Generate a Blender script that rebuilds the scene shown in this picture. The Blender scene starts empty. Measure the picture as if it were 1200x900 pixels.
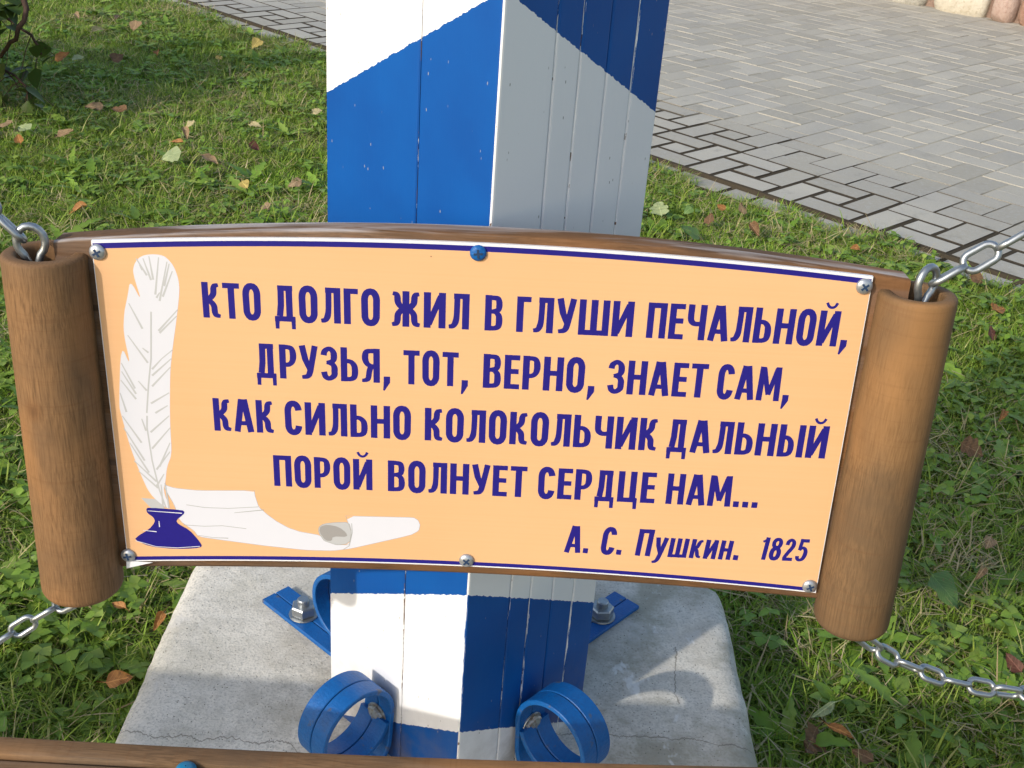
import bpy, bmesh, math, random
import numpy as np
from mathutils import Vector, Matrix, geometry
random.seed(7); rng = np.random.default_rng(11)
R = math.radians
scene = bpy.context.scene
COL = scene.collection

# ------------------------------------------------------------------ camera, sky, sun, exposure
cd = bpy.data.cameras.new('camera'); cam = bpy.data.objects.new('camera', cd); COL.objects.link(cam)
cd.sensor_width = 36.0; cd.lens = 40.5; cd.clip_start = 0.05; cd.clip_end = 500
cr = Vector((0.99713, 0.03512, 0.06704)); cf = Vector((0.0, 0.88598, -0.46372))
cu = cr.cross(cf); cu.normalize(); cr = cf.cross(cu)
cam.matrix_world = Matrix(((cr.x, cu.x, -cf.x, 0), (cr.y, cu.y, -cf.y, 0), (cr.z, cu.z, -cf.z, 1.08), (0, 0, 0, 1)))
scene.camera = cam

SUN_EL, SUN_AZ = 27.0, 43.5            # sun to the left (az from the view axis) and behind the camera
sdir = Vector((-math.sin(R(SUN_AZ)) * math.cos(R(SUN_EL)), -math.cos(R(SUN_AZ)) * math.cos(R(SUN_EL)), math.sin(R(SUN_EL))))
w = bpy.data.worlds.new('World'); scene.world = w; w.use_nodes = True
nt = w.node_tree; bgn = nt.nodes['Background']
sky = nt.nodes.new('ShaderNodeTexSky'); sky.sky_type = 'NISHITA'; sky.sun_disc = False
sky.sun_elevation = R(SUN_EL); sky.sun_rotation = math.atan2(sdir.x, sdir.y)
sky.air_density = 1.2; sky.dust_density = 2.0
nt.links.new(sky.outputs[0], bgn.inputs[0]); bgn.inputs[1].default_value = 0.15
sl = bpy.data.lights.new('sun', 'SUN'); so = bpy.data.objects.new('sun', sl); COL.objects.link(so)
sl.energy = 2.1; sl.angle = R(1.0); sl.color = (1.0, 0.95, 0.86)
so.rotation_euler = sdir.to_track_quat('Z', 'Y').to_euler()
scene.view_settings.view_transform = 'Standard'; scene.view_settings.look = 'None'
scene.view_settings.exposure = 0.56; scene.view_settings.gamma = 1.0

# ------------------------------------------------------------------ material helpers
class NT:
    def __init__(s, name):
        s.m = bpy.data.materials.new(name); s.m.use_nodes = True; s.t = s.m.node_tree; s.t.nodes.clear()
        s.out = s.n('ShaderNodeOutputMaterial')
    def n(s, typ, **kw):
        nd = s.t.nodes.new(typ)
        for k, v in kw.items(): setattr(nd, k, v)
        return nd
    def l(s, a, b): s.t.links.new(a, b)
    def put(s, sock, v):
        if hasattr(v, 'is_output') or isinstance(v, bpy.types.NodeSocket): s.l(v, sock)
        else:
            if isinstance(v, tuple) and len(v) == 3 and sock.type == 'RGBA': v = (*v, 1)
            sock.default_value = v
    def coord(s, which='Object'): return s.n('ShaderNodeTexCoord').outputs[which]
    def mapp(s, vec, scale=(1, 1, 1), loc=(0, 0, 0), rot=(0, 0, 0)):
        m = s.n('ShaderNodeMapping'); s.l(vec, m.inputs[0]); m.inputs[3].default_value = scale; m.inputs[1].default_value = loc; m.inputs[2].default_value = rot
        return m.outputs[0]
    def noise(s, vec, scale, detail=4, rough=.55, dist=0, col=False):
        n = s.n('ShaderNodeTexNoise'); s.l(vec, n.inputs['Vector']); n.inputs['Scale'].default_value = scale
        n.inputs['Detail'].default_value = detail; n.inputs['Roughness'].default_value = rough; n.inputs['Distortion'].default_value = dist
        return n.outputs['Color' if col else 'Fac']
    def vor(s, vec, scale, feature='F1', out='Distance', rnd=1):
        n = s.n('ShaderNodeTexVoronoi'); n.feature = feature; s.l(vec, n.inputs['Vector']); n.inputs['Scale'].default_value = scale
        n.inputs['Randomness'].default_value = rnd
        return n.outputs[out]
    def ramp(s, f, stops, interp='LINEAR'):
        r = s.n('ShaderNodeValToRGB'); r.color_ramp.interpolation = interp; e = r.color_ramp.elements
        while len(e) < len(stops): e.new(0.5)
        for k, (p, c) in enumerate(stops):
            e[k].position = p; e[k].color = (c, c, c, 1) if isinstance(c, (int, float)) else (*c, 1)
        s.put(r.inputs[0], f); return r.outputs[0]
    def math(s, op, a, b=0.0, c=0.0, clamp=False):
        m = s.n('ShaderNodeMath', operation=op); m.use_clamp = clamp
        s.put(m.inputs[0], a); s.put(m.inputs[1], b); s.put(m.inputs[2], c); return m.outputs[0]
    def mix(s, f, a, b, blend='MIX'):
        m = s.n('ShaderNodeMix', data_type='RGBA', blend_type=blend)
        s.put(m.inputs[0], f); s.put(m.inputs[6], a); s.put(m.inputs[7], b); return m.outputs[2]
    def sep(s, v):
        x = s.n('ShaderNodeSeparateXYZ'); s.l(v, x.inputs[0]); return x.outputs
    def comb(s, x, y, z):
        c = s.n('ShaderNodeCombineXYZ'); s.put(c.inputs[0], x); s.put(c.inputs[1], y); s.put(c.inputs[2], z); return c.outputs[0]
    def mapr(s, v, a, b, c=0.0, d=1.0, clamp=True, interp='LINEAR'):
        m = s.n('ShaderNodeMapRange'); m.clamp = clamp; m.interpolation_type = interp; s.put(m.inputs[0], v)
        for k, x in zip((1, 2, 3, 4), (a, b, c, d)): m.inputs[k].default_value = x
        return m.outputs[0]
    def bump(s, h, strength=.3, dist=.002, normal=None):
        b = s.n('ShaderNodeBump'); b.inputs['Strength'].default_value = strength; b.inputs['Distance'].default_value = dist
        s.put(b.inputs['Height'], h)
        if normal is not None: s.l(normal, b.inputs['Normal'])
        return b.outputs[0]
    def bsdf(s, color, rough=.6, metal=0.0, spec=.5, normal=None, coat=0.0):
        p = s.n('ShaderNodeBsdfPrincipled'); s.put(p.inputs['Base Color'], color); s.put(p.inputs['Roughness'], rough)
        s.put(p.inputs['Metallic'], metal); s.put(p.inputs['Specular IOR Level'], spec); s.put(p.inputs['Coat Weight'], coat)
        if normal is not None: s.l(normal, p.inputs['Normal'])
        s.l(p.outputs[0], s.out.inputs[0]); return p
M = {}

# print / panel
def flat(name, col, rough=.35, spec=.4, var=.03, scale=60):
    t = NT(name); n = t.noise(t.coord(), scale, 3)
    c = t.mix(t.mapr(n, .3, .7, 0, var * 4), col, tuple(x * .82 for x in col)); t.bsdf(c, rough, 0, spec); M[name] = t.m
flat('navy_print', (.016, .011, .190), .42, .3, .12, 300)
flat('white_print', (.62, .62, .67), .42, .3, .02)
flat('grey_print', (.34, .34, .33), .42, .3)
flat('pale_grey_print', (.45, .45, .455), .42, .3)
flat('dark_grey_print', (.30, .285, .275), .42, .3)
flat('plastic_edge', (.72, .72, .74), .4)
t = NT('orange_print'); oc = t.coord()
g1 = t.noise(t.mapp(oc, (1, 1, 1)), 5, 3); g2 = t.noise(t.mapp(oc, (1.5, 1, 400)), 1.2, 2)
c = t.mix(t.mapr(g1, .35, .65), (.71, .412, .212), (.685, .392, .195)); c = t.mix(t.mapr(g2, .4, .6, 0, .25), c, (.735, .437, .235))
sp = t.ramp(t.vor(oc, 42), [(.0, 1), (.028, 1), (.034, 0)]); sp = t.math('MULTIPLY', sp, t.ramp(t.noise(oc, 17, 1), [(.60, 0), (.62, 1)]))
sm = t.mapr(t.noise(t.mapp(oc, (1, 1, 2)), 22, 5, .7), .60, .78, 0, .35)
c = t.mix(sm, c, (.66, .40, .20)); c = t.mix(t.math('MULTIPLY', sp, .7), c, (.10, .06, .03))
t.bsdf(c, .40, 0, .35, t.bump(t.math('ADD', t.math('MULTIPLY', t.noise(oc, 4, 2), 9.0), t.noise(oc, 240, 2)), .06, .0012), .12); M['orange_print'] = t.m

# stained wood, grain along local axis given
def wood(name, axis, base=(.36, .150, .045), dark=(.13, .055, .020), grey=(.36, .31, .27), weather=0.0, topwear=0.0, knots=()):
    t = NT(name); oc = t.coord(); inf = t.n('ShaderNodeObjectInfo'); rv = inf.outputs['Random']
    off = t.comb(t.math('MULTIPLY', rv, 7.0), t.math('MULTIPLY', rv, 3.0), t.math('MULTIPLY', rv, 5.0))
    va = t.n('ShaderNodeVectorMath', operation='ADD'); t.l(oc, va.inputs[0]); t.l(off, va.inputs[1]); v = va.outputs[0]
    big = 15; sc = {'x': (1.1, big, big), 'z': (big, big, 1.1), 'y': (big, 1.1, big)}[axis]
    warp = t.noise(t.mapp(v, (3, 3, 3)), 1.5, 3, col=True)
    vm = t.n('ShaderNodeVectorMath', operation='MULTIPLY_ADD'); t.l(t.mapp(v, sc), vm.inputs[0]); vm.inputs[1].default_value = (1, 1, 1)
    vs = t.n('ShaderNodeVectorMath', operation='SCALE'); t.l(warp, vs.inputs[0]); vs.inputs['Scale'].default_value = .22; t.l(vs.outputs[0], vm.inputs[2])
    gv = vm.outputs[0]
    rings = t.noise(gv, 9.0, 2, .5); fine = t.noise(gv, 48.0, 4, .65)
    rg = t.math('FRACT', t.math('MULTIPLY', rings, 9.0)); rg = t.math('ABSOLUTE', t.math('SUBTRACT', rg, .5))
    c = t.mix(t.mapr(rg, .1, .5, 0, .55), base, tuple(b * .62 for b in base))
    c = t.mix(t.mapr(fine, .47, .66, 0, .7), c, tuple(b * .42 for b in base))
    blot = t.noise(t.mapp(v, (1, 1, 1)), 11, 5, .6)
    c = t.mix(t.mapr(blot, .44, .62, 0, .75), c, (base[0] * .62, base[1] * .66, base[2] * .75))
    c = t.mix(t.mapr(t.noise(t.mapp(v, (1, 1, .5) if axis == 'z' else (.5, 1, 1)), 8, 3), .50, .64, 0, .6), c, (base[0] * 1.75, base[1] * 1.5, base[2] * 1.15))
    cs_ = {'x': (.9, 70, 70), 'z': (70, 70, .9), 'y': (70, .9, 70)}[axis]
    c = t.mix(t.mapr(t.noise(t.mapp(v, cs_), 1.0, 1), .70, .73, 0, .7), c, tuple(b * .25 for b in base))
    # cross saw marks
    cs = {'z': (10, 10, 330), 'x': (330, 10, 10), 'y': (10, 330, 10)}[axis]
    cross = t.noise(t.mapp(v, cs), 1.0, 2)
    c = t.mix(t.mapr(cross, .55, .72, 0, .22), c, dark)
    hgt = t.math('ADD', t.math('MULTIPLY', fine, .6), t.math('MULTIPLY', cross, .3))
    if weather or topwear:
        ge = t.n('ShaderNodeNewGeometry'); nz = t.sep(ge.outputs['Normal'])[2]
        streak = t.noise(gv, 3.2, 4, .6, .6)
        wf = t.mapr(streak, .44, .60, 0, 1)
        if topwear: wf = t.math('MULTIPLY', wf, t.mapr(nz, .45, .9, weather, topwear))
        else: wf = t.math('MULTIPLY', wf, weather)
        c = t.mix(wf, c, grey)
    for (kx, ky, kz, kr) in knots:
        d = t.n('ShaderNodeVectorMath', operation='DISTANCE'); t.l(t.mapp(oc, (1, 1, .8)), d.inputs[0]); d.inputs[1].default_value = (kx, ky, kz * .8)
        kk = t.math('ADD', d.outputs['Value'], t.math('MULTIPLY', t.math('SUBTRACT', t.noise(oc, 60, 3), .5), .006))
        c = t.mix(t.mapr(kk, kr * .6, kr * 1.3, .55, 0), c, (.07, .035, .018))
        c = t.mix(t.math('MULTIPLY', t.mapr(kk, kr * 1.3, kr * 2.4, 1, 0), .35), c, (.16, .07, .025))
    t.bsdf(c, t.mapr(fine, .3, .7, .60, .78), 0, .22, t.bump(hgt, .35, .0012)); M[name] = t.m
wood('log_wood', 'z', base=(.235, .128, .058), knots=((-.012, -.034, -.012, .0045), (-.030, -.016, .012, .0025)))
wood('log_wood_clean', 'z', base=(.185, .108, .051))
wood('board_wood', 'x', base=(.150, .078, .036), weather=.1, topwear=1.0, grey=(.38, .34, .32))
wood('bench_wood', 'x', base=(.175, .105, .054), weather=.25, topwear=.30, grey=(.24, .18, .13))
wood('core_wood', 'z', base=(.28, .15, .07))

# metals
t = NT('galvanised'); oc = t.coord(); n = t.noise(oc, 300, 4)
t.bsdf(t.mix(n, (.42, .44, .46), (.27, .29, .30)), t.mapr(n, .3, .7, .30, .50), .88, .5, t.bump(n, .15, .0004)); M['galvanised'] = t.m
t = NT('old_zinc'); oc = t.coord(); n = t.noise(oc, 180, 4)
t.bsdf(t.mix(t.mapr(n, .45, .7), (.38, .40, .40), (.22, .15, .09)), .45, .75, .5, t.bump(n, .3, .0006)); M['old_zinc'] = t.m
t = NT('zinc_screw'); t.bsdf((.42, .44, .47), .38, .7, .5); M['zinc_screw'] = t.m
t = NT('dark_recess'); t.bsdf((.012, .035, .09), .5); M['dark_recess'] = t.m
t = NT('blue_metal'); oc = t.coord(); n = t.noise(oc, 60, 5, .65); n2 = t.noise(oc, 260, 3)
c = t.mix(t.mapr(n2, .3, .7), (.002, .100, .34), (.002, .080, .29)); c = t.mix(t.mapr(n, .60, .70, 0, .75), c, (.10, .09, .075)); c = t.mix(t.mapr(t.noise(oc, 22, 5, .7), .56, .70, 0, .55), c, (.02, .055, .14))
t.bsdf(c, .46, 0, .4, t.bump(t.math('ADD', t.noise(oc, 90, 3), t.noise(oc, 400, 3)), .45, .0012)); M['blue_metal'] = t.m
t = NT('blue_screw'); t.bsdf((.005, .15, .30), .4); M['blue_screw'] = t.m

# painted post: white and blue bands that drop from the front edge (colour by height and distance from the edge)
def post_paint(name, which):
    t = NT(name); oc = t.coord(); X = t.sep(oc)       # post local: origin at front edge on slab, x along face, z up
    s_ = X[0]; z = X[2]
    jit = t.math('MULTIPLY', t.math('SUBTRACT', t.noise(t.mapp(oc, (1, 1, 1)), 160, 3), .5), .006)
    zz = t.math('ADD', t.math('ADD', z, t.math('MULTIPLY', s_, .121 / .21)), jit)
    def above(v): return t.math('GREATER_THAN', zz, v)
    # heights at the front edge (from the slab up)
    b = [.1105, .2875, .8435, 1.02, 1.576, 1.753, 2.2]
    blue = 1.0 if which == 'left' else 0.0
    f = None
    acc = t.math('ADD', above(b[0]), 0.0)
    for v in b[1:]: acc = t.math('ADD', acc, above(v))
    par = t.math('MODULO', acc, 2.0)                  # 0 below the first boundary
    f = t.math('SUBTRACT', 1.0, par) if which == 'left' else par
    grain = t.noise(t.mapp(oc, (240, 240, 5)), 1, 4); pit = t.vor(t.mapp(oc, (1, 1, .35)), 150)
    white = t.mix(t.mapr(t.noise(oc, 9, 4), .4, .7, 0, .35), (.74, .74, .76), (.68, .68, .69))
    blu = t.mix(t.mapr(t.noise(oc, 12, 4), .35, .7), (.0005, .076, .315), (.0005, .062, .275))
    c = t.mix(f, white, blu)
    # small pits and specks
    pk = t.math('MULTIPLY', t.ramp(pit, [(0, 1), (.06, 1), (.085, 0)]), t.ramp(t.noise(oc, 25, 2), [(.46, 0), (.50, 1)]))
    c = t.mix(t.math('MULTIPLY', pk, .8), c, t.mix(f, (.10, .08, .06), (.30, .28, .27)))
    dirt = t.math('MULTIPLY', t.mapr(z, .0, .12, .55, 0), t.mapr(t.noise(oc, 20, 5, .7), .4, .65))
    c = t.mix(dirt, c, (.16, .13, .10))
    # chipped board edges and corner: white undercoat, bare wood
    at = t.n('ShaderNodeAttribute', attribute_name='edge'); e = at.outputs['Fac']
    ch = t.noise(t.mapp(oc, (30, 30, 1)), 26, 4, .7)
    cf_ = t.math('GREATER_THAN', t.math('ADD', t.math('MULTIPLY', e, .62), t.math('MULTIPLY', ch, .75)), .85 if which == 'right' else .88)
    und = t.mix(t.math('GREATER_THAN', t.noise(t.mapp(oc, (1, 1, 1)), 90, 2), .64 if which == 'right' else .44), (.88, .87, .85), (.16, .09, .05))
    c = t.mix(cf_, c, und)
    h = t.math('ADD', t.math('MULTIPLY', grain, .5), t.math('MULTIPLY', t.noise(oc, 600, 2), .25))
    t.bsdf(c, .50, 0, .28, t.bump(h, .30, .0008)); M[name] = t.m
post_paint('post_paint_left', 'left'); post_paint('post_paint_right', 'right')

# concrete
t = NT('concrete'); oc = t.coord('Object'); X = t.sep(oc)
n1 = t.noise(oc, 5, 6, .65); n2 = t.noise(oc, 45, 5, .7); n3 = t.noise(oc, 320, 3)
c = t.mix(t.mapr(n1, .35, .65), (.70, .655, .575), (.58, .54, .47)); c = t.mix(t.mapr(n2, .45, .75, 0, .55), c, (.30, .28, .24))
c = t.mix(t.mapr(n3, .50, .70, 0, .6), c, (.27, .26, .23)); c = t.mix(t.mapr(t.noise(oc, 120, 3), .58, .70, 0, .4), c, (.26, .24, .20)); c = t.mix(t.mapr(t.noise(oc, 3.5, 5, .7), .50, .62, 0, .55), c, (.40, .35, .27)); c = t.mix(t.mapr(t.noise(oc, 14, 5, .7), .58, .70, 0, .6), c, (.60, .58, .55))
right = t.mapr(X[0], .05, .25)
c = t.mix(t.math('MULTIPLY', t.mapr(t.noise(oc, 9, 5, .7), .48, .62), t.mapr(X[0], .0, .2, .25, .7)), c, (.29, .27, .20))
pores = t.ramp(t.vor(oc, 170), [(0, 1), (.10, 1), (.16, 0)]); pores = t.math('MULTIPLY', pores, t.ramp(t.noise(oc, 30, 3), [(.42, 0), (.52, 1)]))
c = t.mix(t.math('MULTIPLY', pores, .9), c, (.10, .09, .07))
rust = t.ramp(t.vor(oc, 9), [(0, 1), (.04, .8), (.10, 0)]); c = t.mix(t.math('MULTIPLY', rust, .45), c, (.30, .19, .10))
def crack(axis, base, amp, lo, hi, wd):
    a, b_ = (X[0], X[1]) if axis == 'x' else (X[1], X[0])
    v1 = t.comb(a, 0.0, base * 9)
    nn = t.math('ADD', t.math('MULTIPLY', t.math('SUBTRACT', t.noise(v1, 9, 2), .5), amp), t.math('MULTIPLY', t.math('SUBTRACT', t.noise(v1, 55, 4, .7), .5), amp * .28))
    d = t.math('ABSOLUTE', t.math('SUBTRACT', t.math('SUBTRACT', b_, nn), base))
    wv = t.math('MULTIPLY', t.mapr(t.noise(v1, 40, 2), .3, .7, .4, 1.3), wd)
    m = t.math('LESS_THAN', d, wv)
    m = t.math('MULTIPLY', m, t.math('MULTIPLY', t.math('GREATER_THAN', a, lo), t.math('LESS_THAN', a, hi)))
    return m
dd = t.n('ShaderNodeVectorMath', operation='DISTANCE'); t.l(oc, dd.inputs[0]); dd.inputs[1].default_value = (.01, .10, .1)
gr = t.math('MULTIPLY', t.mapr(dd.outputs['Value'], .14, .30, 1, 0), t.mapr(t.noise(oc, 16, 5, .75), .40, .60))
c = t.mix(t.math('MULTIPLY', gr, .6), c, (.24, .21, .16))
scf = t.math('MULTIPLY', t.mapr(t.noise(t.mapp(oc, (1, .6, 1)), 24, 4, .7), .62, .68), t.mapr(X[0], .05, .2, .1, .8)); c = t.mix(scf, c, (.70, .68, .64))
ck = t.math('MAXIMUM', crack('x', .030, .09, -.40, -.13, .0012), crack('x', .078, .06, .10, .40, .0010))
ck = t.math('MAXIMUM', ck, crack('y', .285, .05, .14, .245, .0010))
c = t.mix(t.math('MULTIPLY', ck, .55), c, (.12, .10, .08))
h = t.math('SUBTRACT', t.math('ADD', t.math('MULTIPLY', n2, .6), t.math('MULTIPLY', n3, .35)), t.math('ADD', t.math('MULTIPLY', pores, .6), t.math('MULTIPLY', ck, 1.5)))
t.bsdf(c, .9, 0, .2, t.bump(h, .55, .003)); M['concrete'] = t.m

# paving stone (grey concrete) and joint filler
t = NT('paver'); oc = t.coord(); ge = t.n('ShaderNodeNewGeometry'); pos = ge.outputs['Position']
inf = t.n('ShaderNodeObjectInfo'); rr = t.math('FRACT', t.math('ADD', inf.outputs['Random'], ge.outputs['Random Per Island']))
n1 = t.noise(pos, 3.0, 4); n2 = t.noise(pos, 60, 5, .7); n3 = t.noise(pos, 420, 3)
c = t.mix(rr, (.355, .328, .268), (.475, .442, .368)); c = t.mix(t.mapr(n1, .4, .65, 0, .5), c, (.33, .315, .285))
c = t.mix(t.mapr(n2, .5, .72, 0, .6), c, (.44, .43, .41)); c = t.mix(t.mapr(n3, .45, .75, 0, .5), c, (.20, .195, .18))
c = t.mix(t.mapr(t.noise(pos, 9, 5, .7), .58, .72, 0, .5), c, (.21, .20, .17))
X = t.sep(pos); vv = t.math('ADD', t.math('MULTIPLY', X[0], math.cos(R(45.6))), t.math('MULTIPLY', X[1], math.sin(R(45.6))))
vv = t.math('ADD', vv, t.math('MULTIPLY', t.math('SUBTRACT', t.noise(pos, 1.6, 3), .5), .9))
side = t.mapr(t.sep(ge.outputs['True Normal'])[2], .90, .98, 1, 0)       # joint soil and sand smeared on the stone edges
c = t.mix(side, c, t.mix(t.mapr(vv, 3.45, 3.75), (.050, .040, .028), (.375, .345, .28)))
t.bsdf(c, .85, 0, .25, t.bump(t.math('ADD', n2, n3), .4, .002)); M['paver'] = t.m
t = NT('joint_sand'); ge = t.n('ShaderNodeNewGeometry'); pos = ge.outputs['Position']; n = t.noise(pos, 250, 3); X = t.sep(pos)
vv = t.math('ADD', t.math('MULTIPLY', X[0], math.cos(R(45.6))), t.math('MULTIPLY', X[1], math.sin(R(45.6))))
vv = t.math('ADD', vv, t.math('MULTIPLY', t.math('SUBTRACT', t.noise(pos, 1.6, 3), .5), .9))
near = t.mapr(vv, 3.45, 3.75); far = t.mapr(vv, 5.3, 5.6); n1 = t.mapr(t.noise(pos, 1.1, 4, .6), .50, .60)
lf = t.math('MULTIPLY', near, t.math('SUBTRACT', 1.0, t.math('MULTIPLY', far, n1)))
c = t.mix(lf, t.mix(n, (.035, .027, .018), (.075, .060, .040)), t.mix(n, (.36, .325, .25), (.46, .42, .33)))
t.bsdf(c, .95, 0, .1, t.bump(n, .4, .002)); M['joint_sand'] = t.m

# ground
t = NT('soil'); ge = t.n('ShaderNodeNewGeometry'); pos = ge.outputs['Position']; n = t.noise(pos, 40, 5, .7); n2 = t.noise(pos, .8, 3)
c = t.mix(n, (.085, .095, .035), (.160, .130, .070)); c = t.mix(t.mapr(n2, .4, .7), c, (.10, .14, .045))
t.bsdf(c, .95, 0, .1, t.bump(n, .5, .01)); M['soil'] = t.m

# leaves and grass
def leafmat(name, cols, rough=.55, trans=.35, base_dark=None, vein=False, spread=1.0):
    t = NT(name); inf = t.n('ShaderNodeObjectInfo'); ge = t.n('ShaderNodeNewGeometry')
    a = t.math('FRACT', t.math('ADD', t.math('MULTIPLY', inf.outputs['Random'], spread), ge.outputs['Random Per Island']))
    c = t.ramp(a, [(k / max(1, len(cols) - 1), cc) for k, cc in enumerate(cols)])
    big = t.noise(ge.outputs['Position'], 2.2, 3)
    c = t.mix(t.mapr(big, .35, .68, 0, .55), c, t.mix(.5, c, (.15, .15, .03)))
    n = t.noise(t.coord(), 90, 3)
    c = t.mix(t.mapr(n, .4, .7, 0, .35), c, t.mix(.6, c, (.10, .07, .02)))
    p = t.n('ShaderNodeBsdfPrincipled'); t.l(c, p.inputs['Base Color']); p.inputs['Roughness'].default_value = rough; p.inputs['Specular IOR Level'].default_value = .28
    tr = t.n('ShaderNodeBsdfTranslucent'); t.l(c, tr.inputs[0]); mx = t.n('ShaderNodeMixShader'); mx.inputs[0].default_value = trans
    t.l(p.outputs[0], mx.inputs[1]); t.l(tr.outputs[0], mx.inputs[2]); t.l(mx.outputs[0], t.out.inputs[0]); M[name] = t.m
leafmat('grass_blade', [(.150, .285, .018), (.235, .390, .030), (.110, .225, .018), (.350, .440, .065), (.190, .340, .025), (.52, .49, .20)], .55, .25)
leafmat('straw', [(.42, .34, .18), (.55, .46, .27), (.32, .23, .12), (.48, .42, .22)], .7, .15)
leafmat('weed_leaf', [(.150, .290, .030), (.220, .370, .050), (.115, .230, .028), (.310, .430, .085)], .50, .25)
leafmat('bush_leaf', [(.030, .070, .018), (.045, .10, .02), (.10, .15, .04)], .45, .3)
t = NT('bark'); n = t.noise(t.mapp(t.coord(), (20, 20, 3)), 6, 5); t.bsdf(t.mix(n, (.05, .028, .02), (.11, .07, .05)), .85, 0, .2, t.bump(n, .6, .004)); M['bark'] = t.m
def deadleaf(name, a, b, spots=(.05, .03, .02)):
    t = NT(name); oc = t.coord(); n = t.noise(oc, 55, 5, .65); X = t.sep(oc)
    c = t.mix(t.mapr(n, .35, .65), a, b); c = t.mix(t.mapr(t.noise(oc, 160, 4), .58, .72, 0, .7), c, spots)
    mid = t.math('LESS_THAN', t.math('ABSOLUTE', X[1]), .0007)
    sv = t.math('ABSOLUTE', t.math('SUBTRACT', t.math('FRACT', t.math('MULTIPLY', t.math('SUBTRACT', X[0], t.math('ABSOLUTE', X[1])), 150.0)), .5))
    mid = t.math('MAXIMUM', mid, t.math('MULTIPLY', t.math('LESS_THAN', sv, .07), .5))
    c = t.mix(t.math('MULTIPLY', mid, .6), c, tuple(min(1, x * 1.7 + .03) for x in a))
    p = t.n('ShaderNodeBsdfPrincipled'); t.l(c, p.inputs['Base Color']); p.inputs['Roughness'].default_value = .6; p.inputs['Specular IOR Level'].default_value = .3
    tr = t.n('ShaderNodeBsdfTranslucent'); t.l(c, tr.inputs[0]); mx = t.n('ShaderNodeMixShader'); mx.inputs[0].default_value = .2
    t.l(p.outputs[0], mx.inputs[1]); t.l(tr.outputs[0], mx.inputs[2]); t.l(mx.outputs[0], t.out.inputs[0]); M[name] = t.m
deadleaf('leaf_pale_green', (.33, .38, .20), (.27, .33, .16), (.25, .2, .1))
deadleaf('leaf_cream', (.46, .40, .22), (.38, .31, .16))
deadleaf('leaf_tan', (.32, .22, .12), (.24, .15, .08))
deadleaf('leaf_brown', (.20, .115, .055), (.13, .072, .036))
deadleaf('leaf_orange', (.36, .17, .05), (.26, .11, .035))
deadleaf('leaf_yellow', (.44, .34, .10), (.34, .26, .08))
deadleaf('leaf_pink', (.30, .215, .13), (.22, .15, .085))
deadleaf('leaf_maroon', (.14, .055, .035), (.09, .035, .02))
deadleaf('leaf_green', (.11, .19, .05), (.085, .16, .045), (.22, .12, .06))

# boulders and mortar
def rock(name, a, b, cdk):
    t = NT(name); oc = t.coord(); n = t.noise(oc, 9, 5, .7); n2 = t.noise(oc, 60, 4)
    c = t.mix(t.mapr(n, .35, .65), a, b); c = t.mix(t.mapr(n2, .5, .75, 0, .6), c, cdk)
    t.bsdf(c, .85, 0, .25, t.bump(t.math('ADD', n, n2), .6, .01)); M[name] = t.m
rock('rock_grey', (.36, .34, .29), (.46, .43, .37), (.15, .13, .11))
rock('rock_cream', (.46, .41, .32), (.56, .52, .43), (.30, .24, .16))
rock('rock_pink', (.38, .27, .22), (.42, .32, .27), (.25, .14, .11))
rock('rock_rust', (.30, .17, .12), (.36, .24, .18), (.16, .09, .07))
rock('mortar', (.20, .13, .10), (.26, .19, .15), (.12, .08, .06))

# ------------------------------------------------------------------ mesh helpers
def link(name, me, mats, parent=None, loc=(0, 0, 0), rot=None, smooth=None):
    o = bpy.data.objects.new(name, me); COL.objects.link(o)
    if mats is not None and len(me.materials) == 0:
        for m in (mats if isinstance(mats, (list, tuple)) else [mats]): me.materials.append(M[m])
    if parent: o.parent = parent
    o.location = loc
    if rot is not None: o.rotation_euler = rot
    if smooth is not None:
        for p in me.polygons: p.use_smooth = True
        if smooth < 180:
            try: me.set_sharp_from_angle(angle=R(smooth))
            except Exception: pass
    return o
def frompy(name, v, f):
    me = bpy.data.meshes.new(name); me.from_pydata([tuple(map(float, p)) for p in v], [], f); me.update(); return me
def tag(o, label=None, cat=None, group=None, kind=None):
    if label: o['label'] = label
    if cat: o['category'] = cat
    if group: o['group'] = group
    if kind: o['kind'] = kind
    return o
def empty(name, loc=(0, 0, 0)):
    o = bpy.data.objects.new(name, None); o.empty_display_size = .05; COL.objects.link(o); o.location = loc; return o
def fix(me):
    bm = bmesh.new(); bm.from_mesh(me); bmesh.ops.recalc_face_normals(bm, faces=bm.faces); bm.to_mesh(me); bm.free(); return me
def box_mesh(name, x0, x1, y0, y1, z0, z1, bev=0.0, seg=2):
    bm = bmesh.new(); bmesh.ops.create_cube(bm, size=1)
    for v in bm.verts: v.co = Vector(((x0 + x1) / 2 + v.co.x * (x1 - x0), (y0 + y1) / 2 + v.co.y * (y1 - y0), (z0 + z1) / 2 + v.co.z * (z1 - z0)))
    if bev: bmesh.ops.bevel(bm, geom=bm.edges[:], offset=bev, segments=seg, profile=.6, affect='EDGES')
    me = bpy.data.meshes.new(name); bm.to_mesh(me); bm.free(); return me
def lathe(name, prof, n=24, cap=True):
    v, f = [], []
    for (r, z) in prof:
        for k in range(n): a = 2 * math.pi * k / n; v.append((r * math.cos(a), r * math.sin(a), z))
    for i in range(len(prof) - 1):
        for k in range(n): f.append((i * n + k, i * n + (k + 1) % n, (i + 1) * n + (k + 1) % n, (i + 1) * n + k))
    if cap: f.append(tuple(range(n))[::-1]); f.append(tuple((len(prof) - 1) * n + k for k in range(n)))
    return fix(frompy(name, v, f))
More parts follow.
